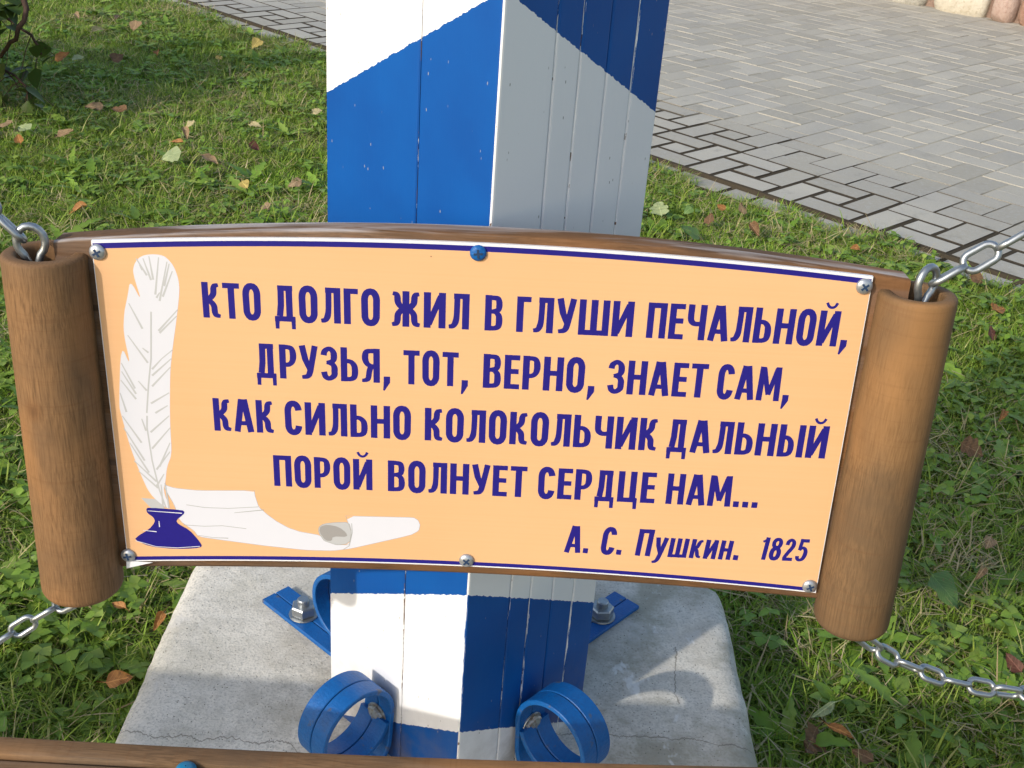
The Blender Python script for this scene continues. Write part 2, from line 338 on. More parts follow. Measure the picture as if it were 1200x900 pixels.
def tube(name, pts, r, n=12, closed=False):
    pts = [Vector(p) for p in pts]; N = len(pts); v, f = [], []
    up = None
    for i, p in enumerate(pts):
        if closed: d = pts[(i + 1) % N] - pts[i - 1]
        else: d = pts[min(i + 1, N - 1)] - pts[max(i - 1, 0)]
        d.normalize()
        if up is None:
            up = d.orthogonal().normalized()
        up = (up - d * up.dot(d)).normalized(); s = d.cross(up)
        rr = r[i] if isinstance(r, (list, tuple)) else r
        for k in range(n):
            a = 2 * math.pi * k / n; v.append(p + (up * math.cos(a) + s * math.sin(a)) * rr)
    for i in range(N if closed else N - 1):
        j = (i + 1) % N; sh = 0
        if closed and j == 0:   # match closest start vertex
            sh = min(range(n), key=lambda q: (v[i * n] - v[q]).length)
        for k in range(n): f.append((i * n + k, i * n + (k + 1) % n, j * n + (k + 1 + sh) % n, j * n + (k + sh) % n))
    if not closed: f.append(tuple(range(n))[::-1]); f.append(tuple((N - 1) * n + k for k in range(n)))
    return fix(frompy(name, v, f))

# ------------------------------------------------------------------ SETTING: ground, pavement
A = R(45.6); U = Vector((math.sin(A), -math.cos(A), 0)); V = Vector((math.cos(A), math.sin(A), 0))
S = 200
gm = frompy('ground', [(-S, -S, -.02), (S, -S, -.02), (S, S, -.02), (-S, S, -.02)], [(0, 1, 2, 3)])
tag(link('ground', gm, 'soil'), kind='structure')

pave = tag(empty('pavement', (0, 0, 0)), kind='structure')
CELL = .31; u0 = -1.903; v0 = 2.988; VFAR = 7.12
bl = [(v0 - .125, -.05), (v0 - .125, -.0155), (v0 - .012, -.0155), (v0 + .0, -.0022), (v0 + .85, -.0022), (VFAR, -.0022), (VFAR, -.05)]
bed = frompy('joint_filling', [tuple(U * a + V * b + Vector((0, 0, z))) for (b, z) in bl for a in (-12, 7)], [(2 * i, 2 * i + 1, 2 * i + 3, 2 * i + 2) for i in range(len(bl) - 1)])
link('joint_filling', bed, 'joint_sand', pave)
def paver_mesh(a, b, ch=.0016, cz=-.0022):   # chamfered slab, top at 0
    x, y = a / 2, b / 2; v = []
    for (dx, z) in ((0, -.04), (0, cz), (ch, 0)):
        v += [(-x + dx, -y + dx, z), (x - dx, -y + dx, z), (x - dx, y - dx, z), (-x + dx, y - dx, z)]
    f = [(8, 9, 10, 11)]
    for r in (0, 4):
        for k in range(4): f.append((r + k, r + (k + 1) % 4, r + 4 + (k + 1) % 4, r + 4 + k))
    me = frompy('paving_stone', v, f); me.materials.append(M['paver']); return me
UN = CELL / 3
PM = {'l': paver_mesh(2 * UN - .0040, UN - .0040), 's': paver_mesh(UN - .0040, UN - .0040)}
PME = {'l': paver_mesh(2 * UN - .0140, UN - .0150, .0018, -.0010), 's': paver_mesh(UN - .0140, UN - .0150, .0018, -.0010)}   # wider joints along the lawn
def pmesh(s): return (PME if s[1] < v0 + .50 + .25 * math.sin(s[0] * 1.7 + 1) else PM)[s[2]]
# pinwheel of four long stones round a small one; (centre u, centre v, kind, turned)
PIN = [(.5, 1, 'l', 1), (2, .5, 'l', 0), (2.5, 2, 'l', 1), (1, 2.5, 'l', 0), (1.5, 1.5, 's', 0)]
def campx(p):
    d = p - Vector((0, 0, 1.08)); z = d.dot(cf)
    if z <= 0.1: return None
    return 600 + 1350 * d.dot(cr) / z, 450 - 1350 * d.dot(cu) / z
stones = []
for i in range(-34, 30):
    for j in range(0, 14):
        for (cu_, cv_, kd, tr) in PIN:
            if v0 + j * CELL + cv_ * UN > VFAR - .05: continue
            stones.append((u0 + i * CELL + cu_ * UN, v0 + j * CELL + cv_ * UN, kd, tr))
    stones.append((u0 + i * CELL + 1 * UN, v0 - .5 * UN, 'l', 0)); stones.append((u0 + i * CELL + 2.5 * UN, v0 - .5 * UN, 's', 0))
near = []; far = []
for s in stones:
    p = U * s[0] + V * s[1]; q = campx(p)
    if q and -30 < q[0] < 1230 and -20 < q[1] < 340 and not (384 < q[0] < 745) : near.append((p.length, s))
    else: far.append(s)
near.sort(key=lambda a: a[0]); far += [s for _, s in near[296:]]; near = [s for _, s in near[:296]]
def place(s):
    p = U * s[0] + V * s[1]; z = random.gauss(0, .0005) - (.012 if s[1] < v0 else 0)
    ang = math.atan2(U.y, U.x) + (math.pi / 2 if s[3] else 0) + random.gauss(0, .008)
    return (p.x + random.gauss(0, .0009), p.y + random.gauss(0, .0009), z), ang, (random.gauss(0, .003), random.gauss(0, .003))
for s in near:
    loc, ang, tl = place(s); o = bpy.data.objects.new('paving_stone', pmesh(s)); COL.objects.link(o); o.parent = pave
    o.location = loc; o.rotation_euler = (tl[0], tl[1], ang)
vv_, ff_ = [], []
for s in far:
    loc, ang, tl = place(s); mt = Matrix.Translation(loc) @ Matrix.Rotation(ang, 4, 'Z'); b0 = len(vv_)
    vv_ += [mt @ v.co for v in pmesh(s).vertices]; ff_ += [tuple(b0 + k for k in p.vertices) for p in pmesh(s).polygons]
o = link('distant_paving', frompy('distant_paving', vv_, ff_), 'paver', pave); o['kind'] = 'stuff'

# boulder wall beyond the paving
wall = empty('stone_wall', tuple(U * -3.68 + V * 7.0)); wall.rotation_euler = (0, 0, math.atan2(U.y, U.x))
tag(wall, 'low wall of rounded grey, cream and pink boulders in brown mortar beyond the paving', 'wall')
link('mortar', box_mesh('mortar', -5, 7, .10, .55, -.05, .85, .03), 'mortar', wall)
def boulder(w_, h_, seed):
    bm = bmesh.new(); bmesh.ops.create_icosphere(bm, subdivisions=3, radius=1); rs = random.Random(seed)
    ax = [(Vector((rs.gauss(0, 1), rs.gauss(0, 1), rs.gauss(0, 1))).normalized(), rs.uniform(.72, .95)) for _ in range(9)]
    for v in bm.verts:
        c = v.co.copy()
        for a, d in ax:
            e = c.dot(a) - d
            if e > 0: c -= a * e * .85
        c = Vector([math.copysign(abs(q) ** .78, q) for q in c]); v.co = Vector((c.x * w_ / 1.9, c.y * .10, c.z * h_ / 1.8))
    me = bpy.data.meshes.new('stone'); bm.to_mesh(me); bm.free(); return me
row0 = []
x = -4.9; k = 0
known = {}   # the bottom-row stones the photograph shows, by place along the wall
kn = [(-.62, -.25, 'rock_grey'), (-.17, .10, 'rock_grey'), (.15, .52, 'rock_cream'), (.535, .68, 'rock_pink'), (.70, .98, 'rock_rust'), (1.01, 1.35, 'rock_grey')]
rowspec = [(a + .0, b, m) for a, b, m in kn]
x = -.66
left = []
while x > -4.9: wd = random.uniform(.18, .42); left.append((x - wd, x - .03, random.choice(['rock_grey', 'rock_grey', 'rock_pink', 'rock_cream', 'rock_rust']))); x -= wd
x = 1.38; rt = []
while x < 6.8: wd = random.uniform(.18, .42); rt.append((x, x + wd - .03, random.choice(['rock_grey', 'rock_grey', 'rock_pink', 'rock_cream', 'rock_rust']))); x += wd
for a, b, m in rowspec + left + rt:
    h_ = random.uniform(.24, .32); me = boulder(b - a, h_, int((a + 9) * 1000)); me.materials.append(M[m])
    link('stone', me, None, wall, ((a + b) / 2, .11, h_ * .34), (0, random.uniform(-.15, .15), 0), 180)
for rowz in (.38, .63):
    x = -4.9
    while x < 6.8:
        wd = random.uniform(.2, .42); me = boulder(wd - .03, .26, int((x + 9) * 1000 + rowz * 77)); me.materials.append(M[random.choice(['rock_grey', 'rock_pink', 'rock_cream', 'rock_rust'])])
        link('stone', me, None, wall, (x + wd / 2, .12, rowz), (0, random.uniform(-.2, .2), 0), 180); x += wd

# ------------------------------------------------------------------ concrete foundation slab
SX, SY, SZ = -.048, .925, .10
def slab():
    hx, hy = .372, .405; rc = .050; prof = [(.030, -.05), (.012, .0), (.0, .055), (.002, .078), (.007, .090), (.016, .0965), (.030, .0995), (.050, .1)]
    def ring(inset, z, zi):
        out = []
        for cx, cy, a0 in ((hx - rc, hy - rc, 0), (-hx + rc, hy - rc, 90), (-hx + rc, -hy + rc, 180), (hx - rc, -hy + rc, 270)):
            for k in range(7):
                a = R(a0 + k * 15); r = rc - min(inset, rc * .95); out.append([cx + r * math.cos(a), cy + r * math.sin(a)])
        pts = []   # densify the straight sides
        n = len(out)
        for i in range(n):
            p, q = out[i], out[(i + 1) % n]; d = math.hypot(q[0] - p[0], q[1] - p[1]); m = max(1, int(d / .016)) if d > .1 else 1
            for j in range(m): pts.append((p[0] + (q[0] - p[0]) * j / m, p[1] + (q[1] - p[1]) * j / m))
        return pts
    base = ring(0, 0, 0); N = len(base); rs = random.Random(3)
    wob = [0] * N
    ph = [rs.uniform(0, 6.28) for _ in range(8)]
    for i in range(N):
        t_ = 2 * math.pi * i / N; wob[i] = sum(math.sin(t_ * (3 + 5 * q) + ph[q]) * .0010 / (1 + q * .35) for q in range(8))
    v, f = [], []; 
    for (ins, z) in prof:
        rr = ring(ins, z, 0)
        if len(rr) != N: rr = [rr[int(i * len(rr) / N)] for i in range(N)]
        for i, (x, y) in enumerate(rr):
            L = math.hypot(x, y); k = 1 + (wob[i] + rs.gauss(0, .0006)) / L
            v.append((x * k, y * k, z + (rs.gauss(0, .0006) if z < .0999 else 0)))
    for r in range(len(prof) - 1):
        for i in range(N): f.append((r * N + i, r * N + (i + 1) % N, (r + 1) * N + (i + 1) % N, (r + 1) * N + i))
    f.append(tuple((len(prof) - 1) * N + i for i in range(N)))
    return frompy('slab', v, f)
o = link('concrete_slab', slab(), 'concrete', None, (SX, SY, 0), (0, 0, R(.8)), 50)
tag(o, 'weathered light grey concrete foundation slab with rounded edges and a thin crack under the striped post', 'concrete base')

# ------------------------------------------------------------------ striped post
FW = .21; YAW = 48.7
post = empty('striped_post', (-.027, .882, SZ)); post.rotation_euler = (0, 0, R(YAW))
tag(post, 'square milepost of upright boards with slanted blue and white stripes, standing on the concrete slab', 'post')
HP = 2.35
link('core', box_mesh('core', .004, FW - .004, .004, FW - .004, .0, HP - .01), 'core_wood', post)
def board_mesh(x0, x1, th, lb, rb):
    # local x along the face, y inward (0 = face), z up; 'edge' attribute high at long edges
    xs = [x0 + .0004, x0 + .0015, x0 + .0032, x1 - .0032, x1 - .0015, x1 - .0004]; dep = [.0012, .0002, 0, 0, .0002, .0012]; ed = [lb, lb * .8, 0, 0, rb * .8, rb]
    zs = [i * HP / 40 for i in range(41)]; v = []; ee = []; f = []
    for z in zs:
        for x, d, e in zip(xs, dep, ed): v.append((x, d, z)); ee.append(e)
        v.append((xs[-1], th, z)); ee.append(rb); v.append((xs[0], th, z)); ee.append(lb)
    n = 8
    for i in range(40):
        for k in range(n): f.append((i * n + k, i * n + (k + 1) % n, (i + 1) * n + (k + 1) % n, (i + 1) * n + k))
    f.append(tuple(range(n))[::-1]); f.append(tuple(40 * n + k for k in range(n)))
    me = fix(frompy('board', v, f)); at = me.attributes.new('edge', 'FLOAT', 'POINT'); at.data.foreach_set('value', ee); return me
RB = [(0, .063, .85, .72), (.063, .0945, .72, .80), (.0945, .131, .80, .55), (.131, .1675, .55, .85), (.1675, FW, .85, .4)]
LB = [(.0, .0885, .5, .75), (.0885, FW, .75, .3)]
def face_boards(specs, mat, side):
    for a, b, l_, r_ in specs:
        me = board_mesh(a, b, .016, l_, r_)
        if side == 'left':      # mirror: face x axis runs along local +y
            for v in me.vertices: v.co = Vector((v.co.x, -v.co.y, v.co.z))
            fixm = me; fix(fixm)
            o = link('board', me, mat, post, (0, 0, 0), (0, 0, R(90)))
        else: o = link('board', me, mat, post, (0, 0, 0))
    return
face_boards([(a + (.0165 if a == 0 else 0), b, l_, r_) for a, b, l_, r_ in []], 'post_paint_right', 'right')
# right face boards run to the front edge; left face boards butt behind it
face_boards(RB, 'post_paint_right', 'right')
face_boards([(a if a else .0003, b, l_, r_) for a, b, l_, r_ in LB], 'post_paint_left', 'left')
# the two hidden faces: boards of the same kind
for a, b, l_, r_ in LB:
    me = board_mesh(a if a else .017, b if b < FW else FW - .017, .016, l_, r_); link('board', me, 'post_paint_right', post, (0, FW, 0)); 
    for v in me.vertices: v.co.y = -v.co.y
    fix(me)
    me = board_mesh(a if a else .017, b if b < FW else FW - .017, .016, l_, r_); link('board', me, 'post_paint_left', post, (FW, 0, 0), (0, 0, R(90)))
# pyramid cap
link('cap', fix(frompy('cap', [(-.02, -.02, HP), (FW + .02, -.02, HP), (FW + .02, FW + .02, HP), (-.02, FW + .02, HP), (FW / 2, FW / 2, HP + .12)], [(0, 1, 4), (1, 2, 4), (2, 3, 4), (3, 0, 4), (3, 2, 1, 0)])), 'blue_metal', post)

# scroll brackets: flat iron bolted to the post, curled outward, foot bolted to the slab
def bracket_path():
    p = [(.208, .0035), (.10, .0035), (.045, .0035)]
    for k in range(1, 7): a = R(270 - k * 15); p.append((.045 + .036 * math.cos(a) * 1.0, .0395 + .036 * math.sin(a)))
    p += [(.0078, .062), (.0065, .075)]
    rc, cz = .0475, .078; cx = .0065 + rc
    for k in range(0, 62): a = R(180 - k * 5.6); q = 1 - .0016 * k; p.append((cx + rc * q * math.cos(a), cz + rc * q * math.sin(a)))
    return p
def strip_mesh(path, y0, y1, th):
    P = [Vector((a, b)) for a, b in path]; n = len(P); v = []
    for i, p in enumerate(P):
        d = (P[min(i + 1, n - 1)] - P[max(i - 1, 0)]).normalized(); nn = Vector((-d.y, d.x)) * th / 2
        c = .0008
        for (q, y) in ((nn, y0 + c), (nn * .72, y0), (-nn * .72, y0), (-nn, y0 + c), (-nn, y1 - c), (-nn * .72, y1), (nn * .72, y1), (nn, y1 - c)): v.append((p.x + q.x, y, p.y + q.y))
    f = []
    for i in range(n - 1):
        for k in range(8): f.append((i * 8 + k, i * 8 + (k + 1) % 8, (i + 1) * 8 + (k + 1) % 8, (i + 1) * 8 + k))
    f.append(tuple(range(8))[::-1]); f.append(tuple((n - 1) * 8 + k for k in range(8)))
    return fix(frompy('strip', v, f))
bp = bracket_path()
SM = [strip_mesh(bp, -.0215, -.0006, .006), strip_mesh(bp, .0006, .0215, .006)]
for m_ in SM: m_.materials.append(M['blue_metal'])
hexm = lathe('nut', [(.0145, 0), (.0162, .0015), (.0162, .012), (.0145, .0138), (.0085, .0140)], 6)
washer = lathe('washer', [(.0185, 0), (.0190, .0010), (.0185, .0024)], 28)
stud = lathe('stud', [(.0078, 0), (.0078, .0075), (.0066, .0088)], 20)
bolthead = lathe('bolt_head', [(.0125, 0), (.0130, .0012), (.0115, .0040), (.006, .0058), (.001, .0063)], 6)
bwash = lathe('washer', [(.0150, 0), (.0152, .0010), (.0148, .0018)], 24)
for m_ in (hexm, washer, stud): m_.materials.append(M['galvanised'])
for m_ in (bolthead, bwash): m_.materials.append(M['old_zinc'])
def part(name, me, parent, loc, rot=(0, 0, 0)):
    o = bpy.data.objects.new(name, me); COL.objects.link(o); o.parent = parent; o.location = loc; o.rotation_euler = rot; return o
for (lx, ly, ang, nx) in ((FW / 2, 0, -90, .152), (0, FW * .55, 180, .152), (FW, FW / 2 - .010, 0, .153), (FW / 2 - .030, FW, 90, .148)):
    b = part('bracket', SM[0], post, (lx, ly, 0), (0, 0, R(ang)))
    part('bracket_half', SM[1], b, (0, 0, 0))
    part('washer', washer, b, (nx, 0, .0066)); part('nut', hexm, b, (nx, 0, .0090), (0, 0, .3)); part('stud', stud, b, (nx, 0, .0230))
    part('bolt_washer', bwash, b, (.0098, 0, .060), (0, R(90), 0)); part('bolt_head', bolthead, b, (.0116, 0, .060), (0, R(90), 0))

# ------------------------------------------------------------------ the hanging sign (local: x right, y away from the reader, z up; millimetre tables below)
sign = empty('hanging_sign', (-.027, .825, .630))
sx = Vector((.99956, .0137, .0263)); sy = Vector((-.0123, .9985, -.0529)); sx.normalize(); sy = (sy - sx * sy.dot(sx)).normalized(); sz = sx.cross(sy)
sign.matrix_world = Matrix(((sx.x, sy.x, sz.x, -.027), (sx.y, sy.y, sz.y, .825), (sx.z, sy.z, sz.z, .630), (0, 0, 0, 1)))
tag(sign, 'orange verse sign with navy lettering and a quill, held between two wooden logs', 'sign')
mm = .001
def arc(x, zend, zmid, half=302): return zend + (zmid - zend) * (1 - (x / half) ** 2)
def arched(name, half, top, bot, y0, y1, rnd=0.0, n=48, cr_=0.0):
    """slab between y0 (front) and y1 with arched top/bottom given as (end, mid)"""
    xs = [-half + 2 * half * i / n for i in range(n + 1)]
    sec = [(0, y0, 0)]
    def outline(x):
        a = arc(x, top[0], top[1], half); b = arc(x, bot[0], bot[1], half)
        pts = []
        m = 5
        if rnd:
            for k in range(m + 1):
                t_ = math.pi / 2 * k / m; pts.append((y0 + rnd * (1 - math.sin(t_)), a - rnd * (1 - math.cos(t_)))) if 0 else None
            pts = [(y0, b + 3), (y0 + 1, b + .8), (y0 + 3, b), (y1 - 3, b), (y1, b + 3), (y1, a - rnd)]
            for k in range(1, m + 1): t_ = math.pi / 2 * k / m; pts.append((y1 - rnd * (1 - math.cos(t_)), a - rnd * (1 - math.sin(t_))))
            for k in range(1, m + 1): t_ = math.pi / 2 * k / m; pts.append((y0 + 3 * (1 - math.sin(t_)), a - 3 * (1 - math.cos(t_))))
        else: pts = [(y0, b), (y1, b), (y1, a), (y0, a)]
        return pts
    v, f = [], []
    for x in xs:
        for (y, z) in outline(x): v.append((x * mm, y * mm, z * mm))
    k = len(outline(0))
    for i in range(n):
        for j in range(k): f.append((i * k + j, i * k + (j + 1) % k, (i + 1) * k + (j + 1) % k, (i + 1) * k + j))
    f.append(tuple(range(k))[::-1]); f.append(tuple(n * k + j for j in range(k)))
    return fix(frompy(name, v, f))
# back board, runs into the logs
link('board', arched('board', 333, (119.0, 140.5), (-182.0, -170.5), 3.2, 31, 7), 'board_wood', sign, smooth=50)
link('panel', arched('panel', 302.2, (122, 134.2), (-171.2, -160.2), 0, 3.0), 'plastic_edge', sign)
def sheet(name, half, ztop, zbot, y, mat, parent=sign, n=48, x0=None, x1=None):
    v, f = [], []
    for i in range(n + 1):
        x = -half + 2 * half * i / n; v.append((x * mm, y * mm, ztop(x) * mm)); v.append((x * mm, y * mm, zbot(x) * mm))
    for i in range(n): f.append((2 * i, 2 * i + 1, 2 * i + 3, 2 * i + 2))
    return link(name, frompy(name, v, f), mat, parent)
at_ = lambda d: (lambda x: arc(x, 122, 134.2, 302.2) - d)
ab_ = lambda d: (lambda x: arc(x, -171.2, -160.2, 302.2) + d)
sheet('printed_face', 301.6, at_(6.6), ab_(5.0), -.12, 'orange_print')
sheet('top_border', 301.2, at_(2.2), at_(6.6), -.14, 'navy_print')
sheet('bottom_border', 301.2, ab_(5.0), ab_(1.3), -.14, 'navy_print')

# lettering --------------------------------------------------------
def ribbon(pts, wd, closed=False):
    """returns outline verts and quads for a flat stroke with mitred joins; wd = number or list"""
    P = [Vector(p) for p in pts]; n = len(P); L_, R_ = [], []
    for i in range(n):
        a = P[i - 1] if (i > 0 or closed) else None; b = P[(i + 1) % n] if (i < n - 1 or closed) else None
        d1 = (P[i] - a).normalized() if a is not None else None; d2 = (b - P[i]).normalized() if b is not None else None
        if d1 is None: d1 = d2
        if d2 is None: d2 = d1
        m = (d1 + d2)
        if m.length < 1e-4: m = d1
        m.normalize(); nn = Vector((-m.y, m.x)); cs = max(.5, abs(nn.dot(Vector((-d1.y, d1.x)))))
        h = (wd[i] if isinstance(wd, (list, tuple)) else wd) / 2 / cs
        L_.append(P[i] + nn * h); R_.append(P[i] - nn * h)
    v = []; f = []
    for l_, r_ in zip(L_, R_): v += [l_, r_]
    for i in range(n if closed else n - 1): j = (i + 1) % n; f.append((2 * i, 2 * i + 1, 2 * j + 1, 2 * j))
    return v, f
T, H = .194, .150      # stem and bar weights (cap height = 1)
def oval(x0, x1, y0, y1, a0=0, a1=360, n=20, k=.62):
    cx, rx = (x0 + x1) / 2, (x1 - x0) / 2; ry = min((y1 - y0) / 2, .24 * (1 if y1 - y0 > .8 else .9)); p = []
    for i in range(n + 1):
        a = R(a0 + (a1 - a0) * i / n); s, c = math.sin(a), math.cos(a)
        x = cx + rx * math.copysign(abs(c) ** .85, c); y = (y1 - ry if s >= 0 else y0 + ry) + ry * s
        p.append((x, y))
    return p
def O_(w_, y0=0.0, y1=1.0): h = H / 2; return (oval(T / 2, w_ - T / 2, y0 + h - .015, y1 - h + .015)[:-1], 'c', T * .97)
def stem(x, a=0.0, b=1.0): return ([(x, a), (x, b)], 'o', T)
def bar(y, a, b, t_=H): return ([(a, y), (b, y)], 'o', t_)
def arms(x, w_, s=1, top=1.0):   # curly arms of К and Ж
    e = x + s * (w_); m = x + s * w_ * .60
    return [([(x, .50 * top), (x + s * w_ * .36, .56 * top), (m, .68 * top), (m + s * .015, .82 * top), (m + s * .045, .90 * top), (e, .93 * top)], 'o', [.15, .17, .19, .19, .16, .11]),
            ([(x, .52 * top), (x + s * w_ * .36, .46 * top), (m, .34 * top), (m + s * .015, .18 * top), (m + s * .05, .09 * top), (e + s * .02, .055 * top)], 'o', [.15, .17, .19, .19, .17, .11])]
h = H / 2; t2 = T / 2
G = {
 'К': (.53, [stem(t2)] + arms(t2, .40)),
 'Т': (.50, [stem(.25, 0, 1 - h), bar(1 - h, 0, .50)]),
 'О': (.53, [O_(.53)]),
 'Д': (.62, [([(.215, 1 - h), (.205, .45), (.165, .14)], 'o', T * .9), ([(.44, 0.05), (.44, 1)], 'o', T * .95), bar(1 - h, .12, .54), bar(.065, .02, .60, .15), ([(.09, .12), (.085, -.22)], 'o', [.14, .12]), ([(.54, .12), (.545, -.22)], 'o', [.14, .12])]),
 'Л': (.56, [([(.225, 1 - h), (.215, .40), (.185, .20), (.12, .09), (.0, .065)], 'o', [T * .9, T * .9, .19, .16, .12]), stem(.46), bar(1 - h, .13, .50)]),
 'Г': (.40, [stem(t2), bar(1 - h, 0, .40)]),
 'Ж': (.80, [([(.40, 0), (.40, 1)], 'o', .19)] + arms(.40, .36, 1) + arms(.40, .36, -1)),
 'И': (.60, [stem(t2), stem(.60 - t2), ([(.14, .10), (.46, .90)], 'o', .16)]),
 'Й': (.60, [stem(t2), stem(.60 - t2), ([(.14, .10), (.46, .90)], 'o', .16), ([(.15, 1.22), (.21, 1.12), (.30, 1.085), (.39, 1.12), (.45, 1.22)], 'o', .085)]),
 'В': (.52, [stem(t2), ([(.12, 1 - h), (.27, 1 - h), (.37, .90), (.405, .80), (.405, .68), (.36, .58), (.12, .525)], 'o', [H, H, .17, .19, .19, .16, .12]), ([(.12, .545), (.30, .53), (.395, .44), (.415, .34), (.415, .22), (.385, .12), (.28, h), (.12, h)], 'o', [.12, .14, .18, .20, .20, .18, H, H])]),
 'У': (.54, [([(.08, 1), (.17, .60), (.30, .28)], 'o', [T, T, .15]), ([(.46, 1), (.36, .50), (.29, .20), (.22, .10), (.06, .07)], 'o', [T * .95, T * .95, .19, .16, .12])]),
 'Ш': (.86, [stem(t2), stem(.43), stem(.86 - t2), bar(h, 0, .86)]),
 'П': (.56, [stem(t2), stem(.56 - t2), bar(1 - h, 0, .56)]),
 'Е': (.44, [stem(t2), bar(1 - h, 0, .44), bar(.52, 0, .41), bar(h, 0, .44)]),
 'Ч': (.55, [stem(.55 - t2), ([(t2, 1), (t2, .62), (.15, .50), (.26, .455), (.46, .47)], 'o', [T, T, .18, H, H])]),
 'А': (.60, [([(.09, 0), (.26, 1)], 'o', [.19, .21]), ([(.51, 0), (.33, 1)], 'o', [.20, .21]), bar(.27, .14, .46, .13), bar(.955, .17, .42, .09)]),
 'Ь': (.52, [stem(t2), ([(.12, .60), (.28, .59), (.385, .50), (.415, .38), (.415, .24), (.385, .13), (.28, h), (.12, h)], 'o', [.14, .15, .18, .20, .20, .18, H, H])]),
 'Ы': (.76, [stem(t2), ([(.12, .60), (.26, .59), (.35, .50), (.38, .38), (.38, .24), (.35, .13), (.26, h), (.12, h)], 'o', [.14, .15, .17, .19, .19, .17, H, H]), stem(.76 - t2)]),
 'Н': (.57, [stem(t2), stem(.57 - t2), bar(.52, .1, .47)]),
 'Р': (.51, [stem(t2), ([(.12, 1 - h), (.27, 1 - h), (.37, .88), (.405, .76), (.405, .62), (.37, .50), (.27, .42), (.12, .415)], 'o', [H, H, .17, .20, .20, .17, .15, .14])]),
 'З': (.50, [([(.09, .74), (.12, .86), (.24, 1 - h + .01), (.34, .89), (.385, .80), (.385, .66), (.33, .57), (.17, .525)], 'o', [.19, .18, H, .17, .20, .20, .16, .12]), ([(.17, .54), (.33, .50), (.395, .40), (.40, .30), (.385, .16), (.25, h - .01), (.13, .12), (.09, .26)], 'o', [.12, .16, .19, .20, .19, H, .18, .19])]),
 'Я': (.55, [stem(.55 - t2), ([(.42, 1 - h), (.28, 1 - h), (.16, .90), (.12, .80), (.12, .68), (.17, .56), (.28, .49), (.42, .48)], 'o', [H, H, .17, .20, .20, .17, .15, .14]), ([(.30, .50), (.24, .34), (.20, .12), (.10, .06), (.02, .06)], 'o', [.18, .18, .17, .13, .11])]),
 'М': (.74, [([(.09, 0), (.12, 1)], 'o', .19), ([(.65, 0), (.62, 1)], 'o', .19), ([(.15, .96), (.37, .18)], 'o', [.17, .15]), ([(.59, .96), (.37, .18)], 'o', [.17, .15])]),
 'С': (.51, [(oval(t2, .51 - t2, h - .015, 1 - h + .015, 8, 352, 24), 'o', T * .97)]),
 'Ц': (.62, [stem(t2), stem(.46), bar(h, 0, .60), ([(.545, .12), (.55, -.22)], 'o', [.14, .12])]),
 ',': (.20, [([(.12, .20), (.12, .04), (.03, -.22)], 'o', [.20, .20, .05])]),
 '.': (.20, [([(.10, .0), (.10, .19)], 'o', .19)]),
 'у': (.46, [([(.09, .72), (.15, .40), (.24, .14)], 'o', [.17, .17, .13]), ([(.40, .72), (.31, .30), (.22, -.06), (.14, -.18), (.02, -.21)], 'o', [.17, .17, .16, .13, .10])]),
 'ш': (.70, [([(.09, 0), (.09, .72)], 'o', .17), ([(.35, 0), (.35, .72)], 'o', .17), ([(.61, 0), (.61, .72)], 'o', .17), bar(.06, .02, .68, .12)]),
 'к': (.43, [([(.09, 0), (.09, .72)], 'o', .17), ([(.10, .37), (.23, .42), (.28, .55), (.32, .63), (.41, .66)], 'o', [.12, .14, .15, .13, .09]), ([(.10, .38), (.23, .31), (.28, .16), (.32, .08), (.42, .05)], 'o', [.12, .14, .15, .13, .09])]),
 'и': (.47, [([(.09, 0), (.09, .72)], 'o', .17), ([(.38, 0), (.38, .72)], 'o', .17), ([(.12, .08), (.35, .64)], 'o', .12)]),
 'н': (.46, [([(.09, 0), (.09, .72)], 'o', .17), ([(.37, 0), (.37, .72)], 'o', .17), bar(.37, .08, .38, .13)]),
 '1': (.30, [([(.20, 0), (.20, 1)], 'o', .18), ([(.20, .97), (.14, .86), (.02, .80)], 'o', [.12, .12, .11])]),
 '8': (.48, [(oval(.10, .38, .57, .93)[:-1], 'c', .16), (oval(.09, .39, .07, .53)[:-1], 'c', .18)]),
 '2': (.46, [([(.10, .70), (.12, .85), (.22, .93), (.32, .88), (.36, .76), (.33, .60), (.20, .36), (.10, .14), (.12, .075)], 'o', [.17, .17, .15, .16, .18, .18, .17, .16, .15]), bar(.075, .03, .45, .15)]),
 '5': (.47, [([(.11, .50), (.13, 1)], 'o', .15), bar(.925, .08, .43, .15), ([(.10, .50), (.20, .60), (.30, .58), (.37, .46), (.375, .28), (.32, .12), (.20, .06), (.10, .12), (.08, .24)], 'o', [.12, .14, .16, .18, .19, .17, .14, .16, .17])]),
}
def catmull(pts, wd):
    if len(pts) < 4: return pts, wd
    W_ = list(wd) if isinstance(wd, (list, tuple)) else [wd] * len(pts); P = [Vector(p) for p in pts]; n = len(P); o, ow = [], []
    for i in range(n - 1):
        a, b, c, d = P[max(i - 1, 0)], P[i], P[i + 1], P[min(i + 2, n - 1)]
        for k in range(4):
            s = k / 4; o.append(((2 * b) + (c - a) * s + (2 * a - 5 * b + 4 * c - d) * s * s + (3 * b - a - 3 * c + d) * s ** 3) / 2); ow.append(W_[i] * (1 - s) + W_[i + 1] * s)
    o.append(P[-1]); ow.append(W_[-1]); return [tuple(q) for q in o], ow
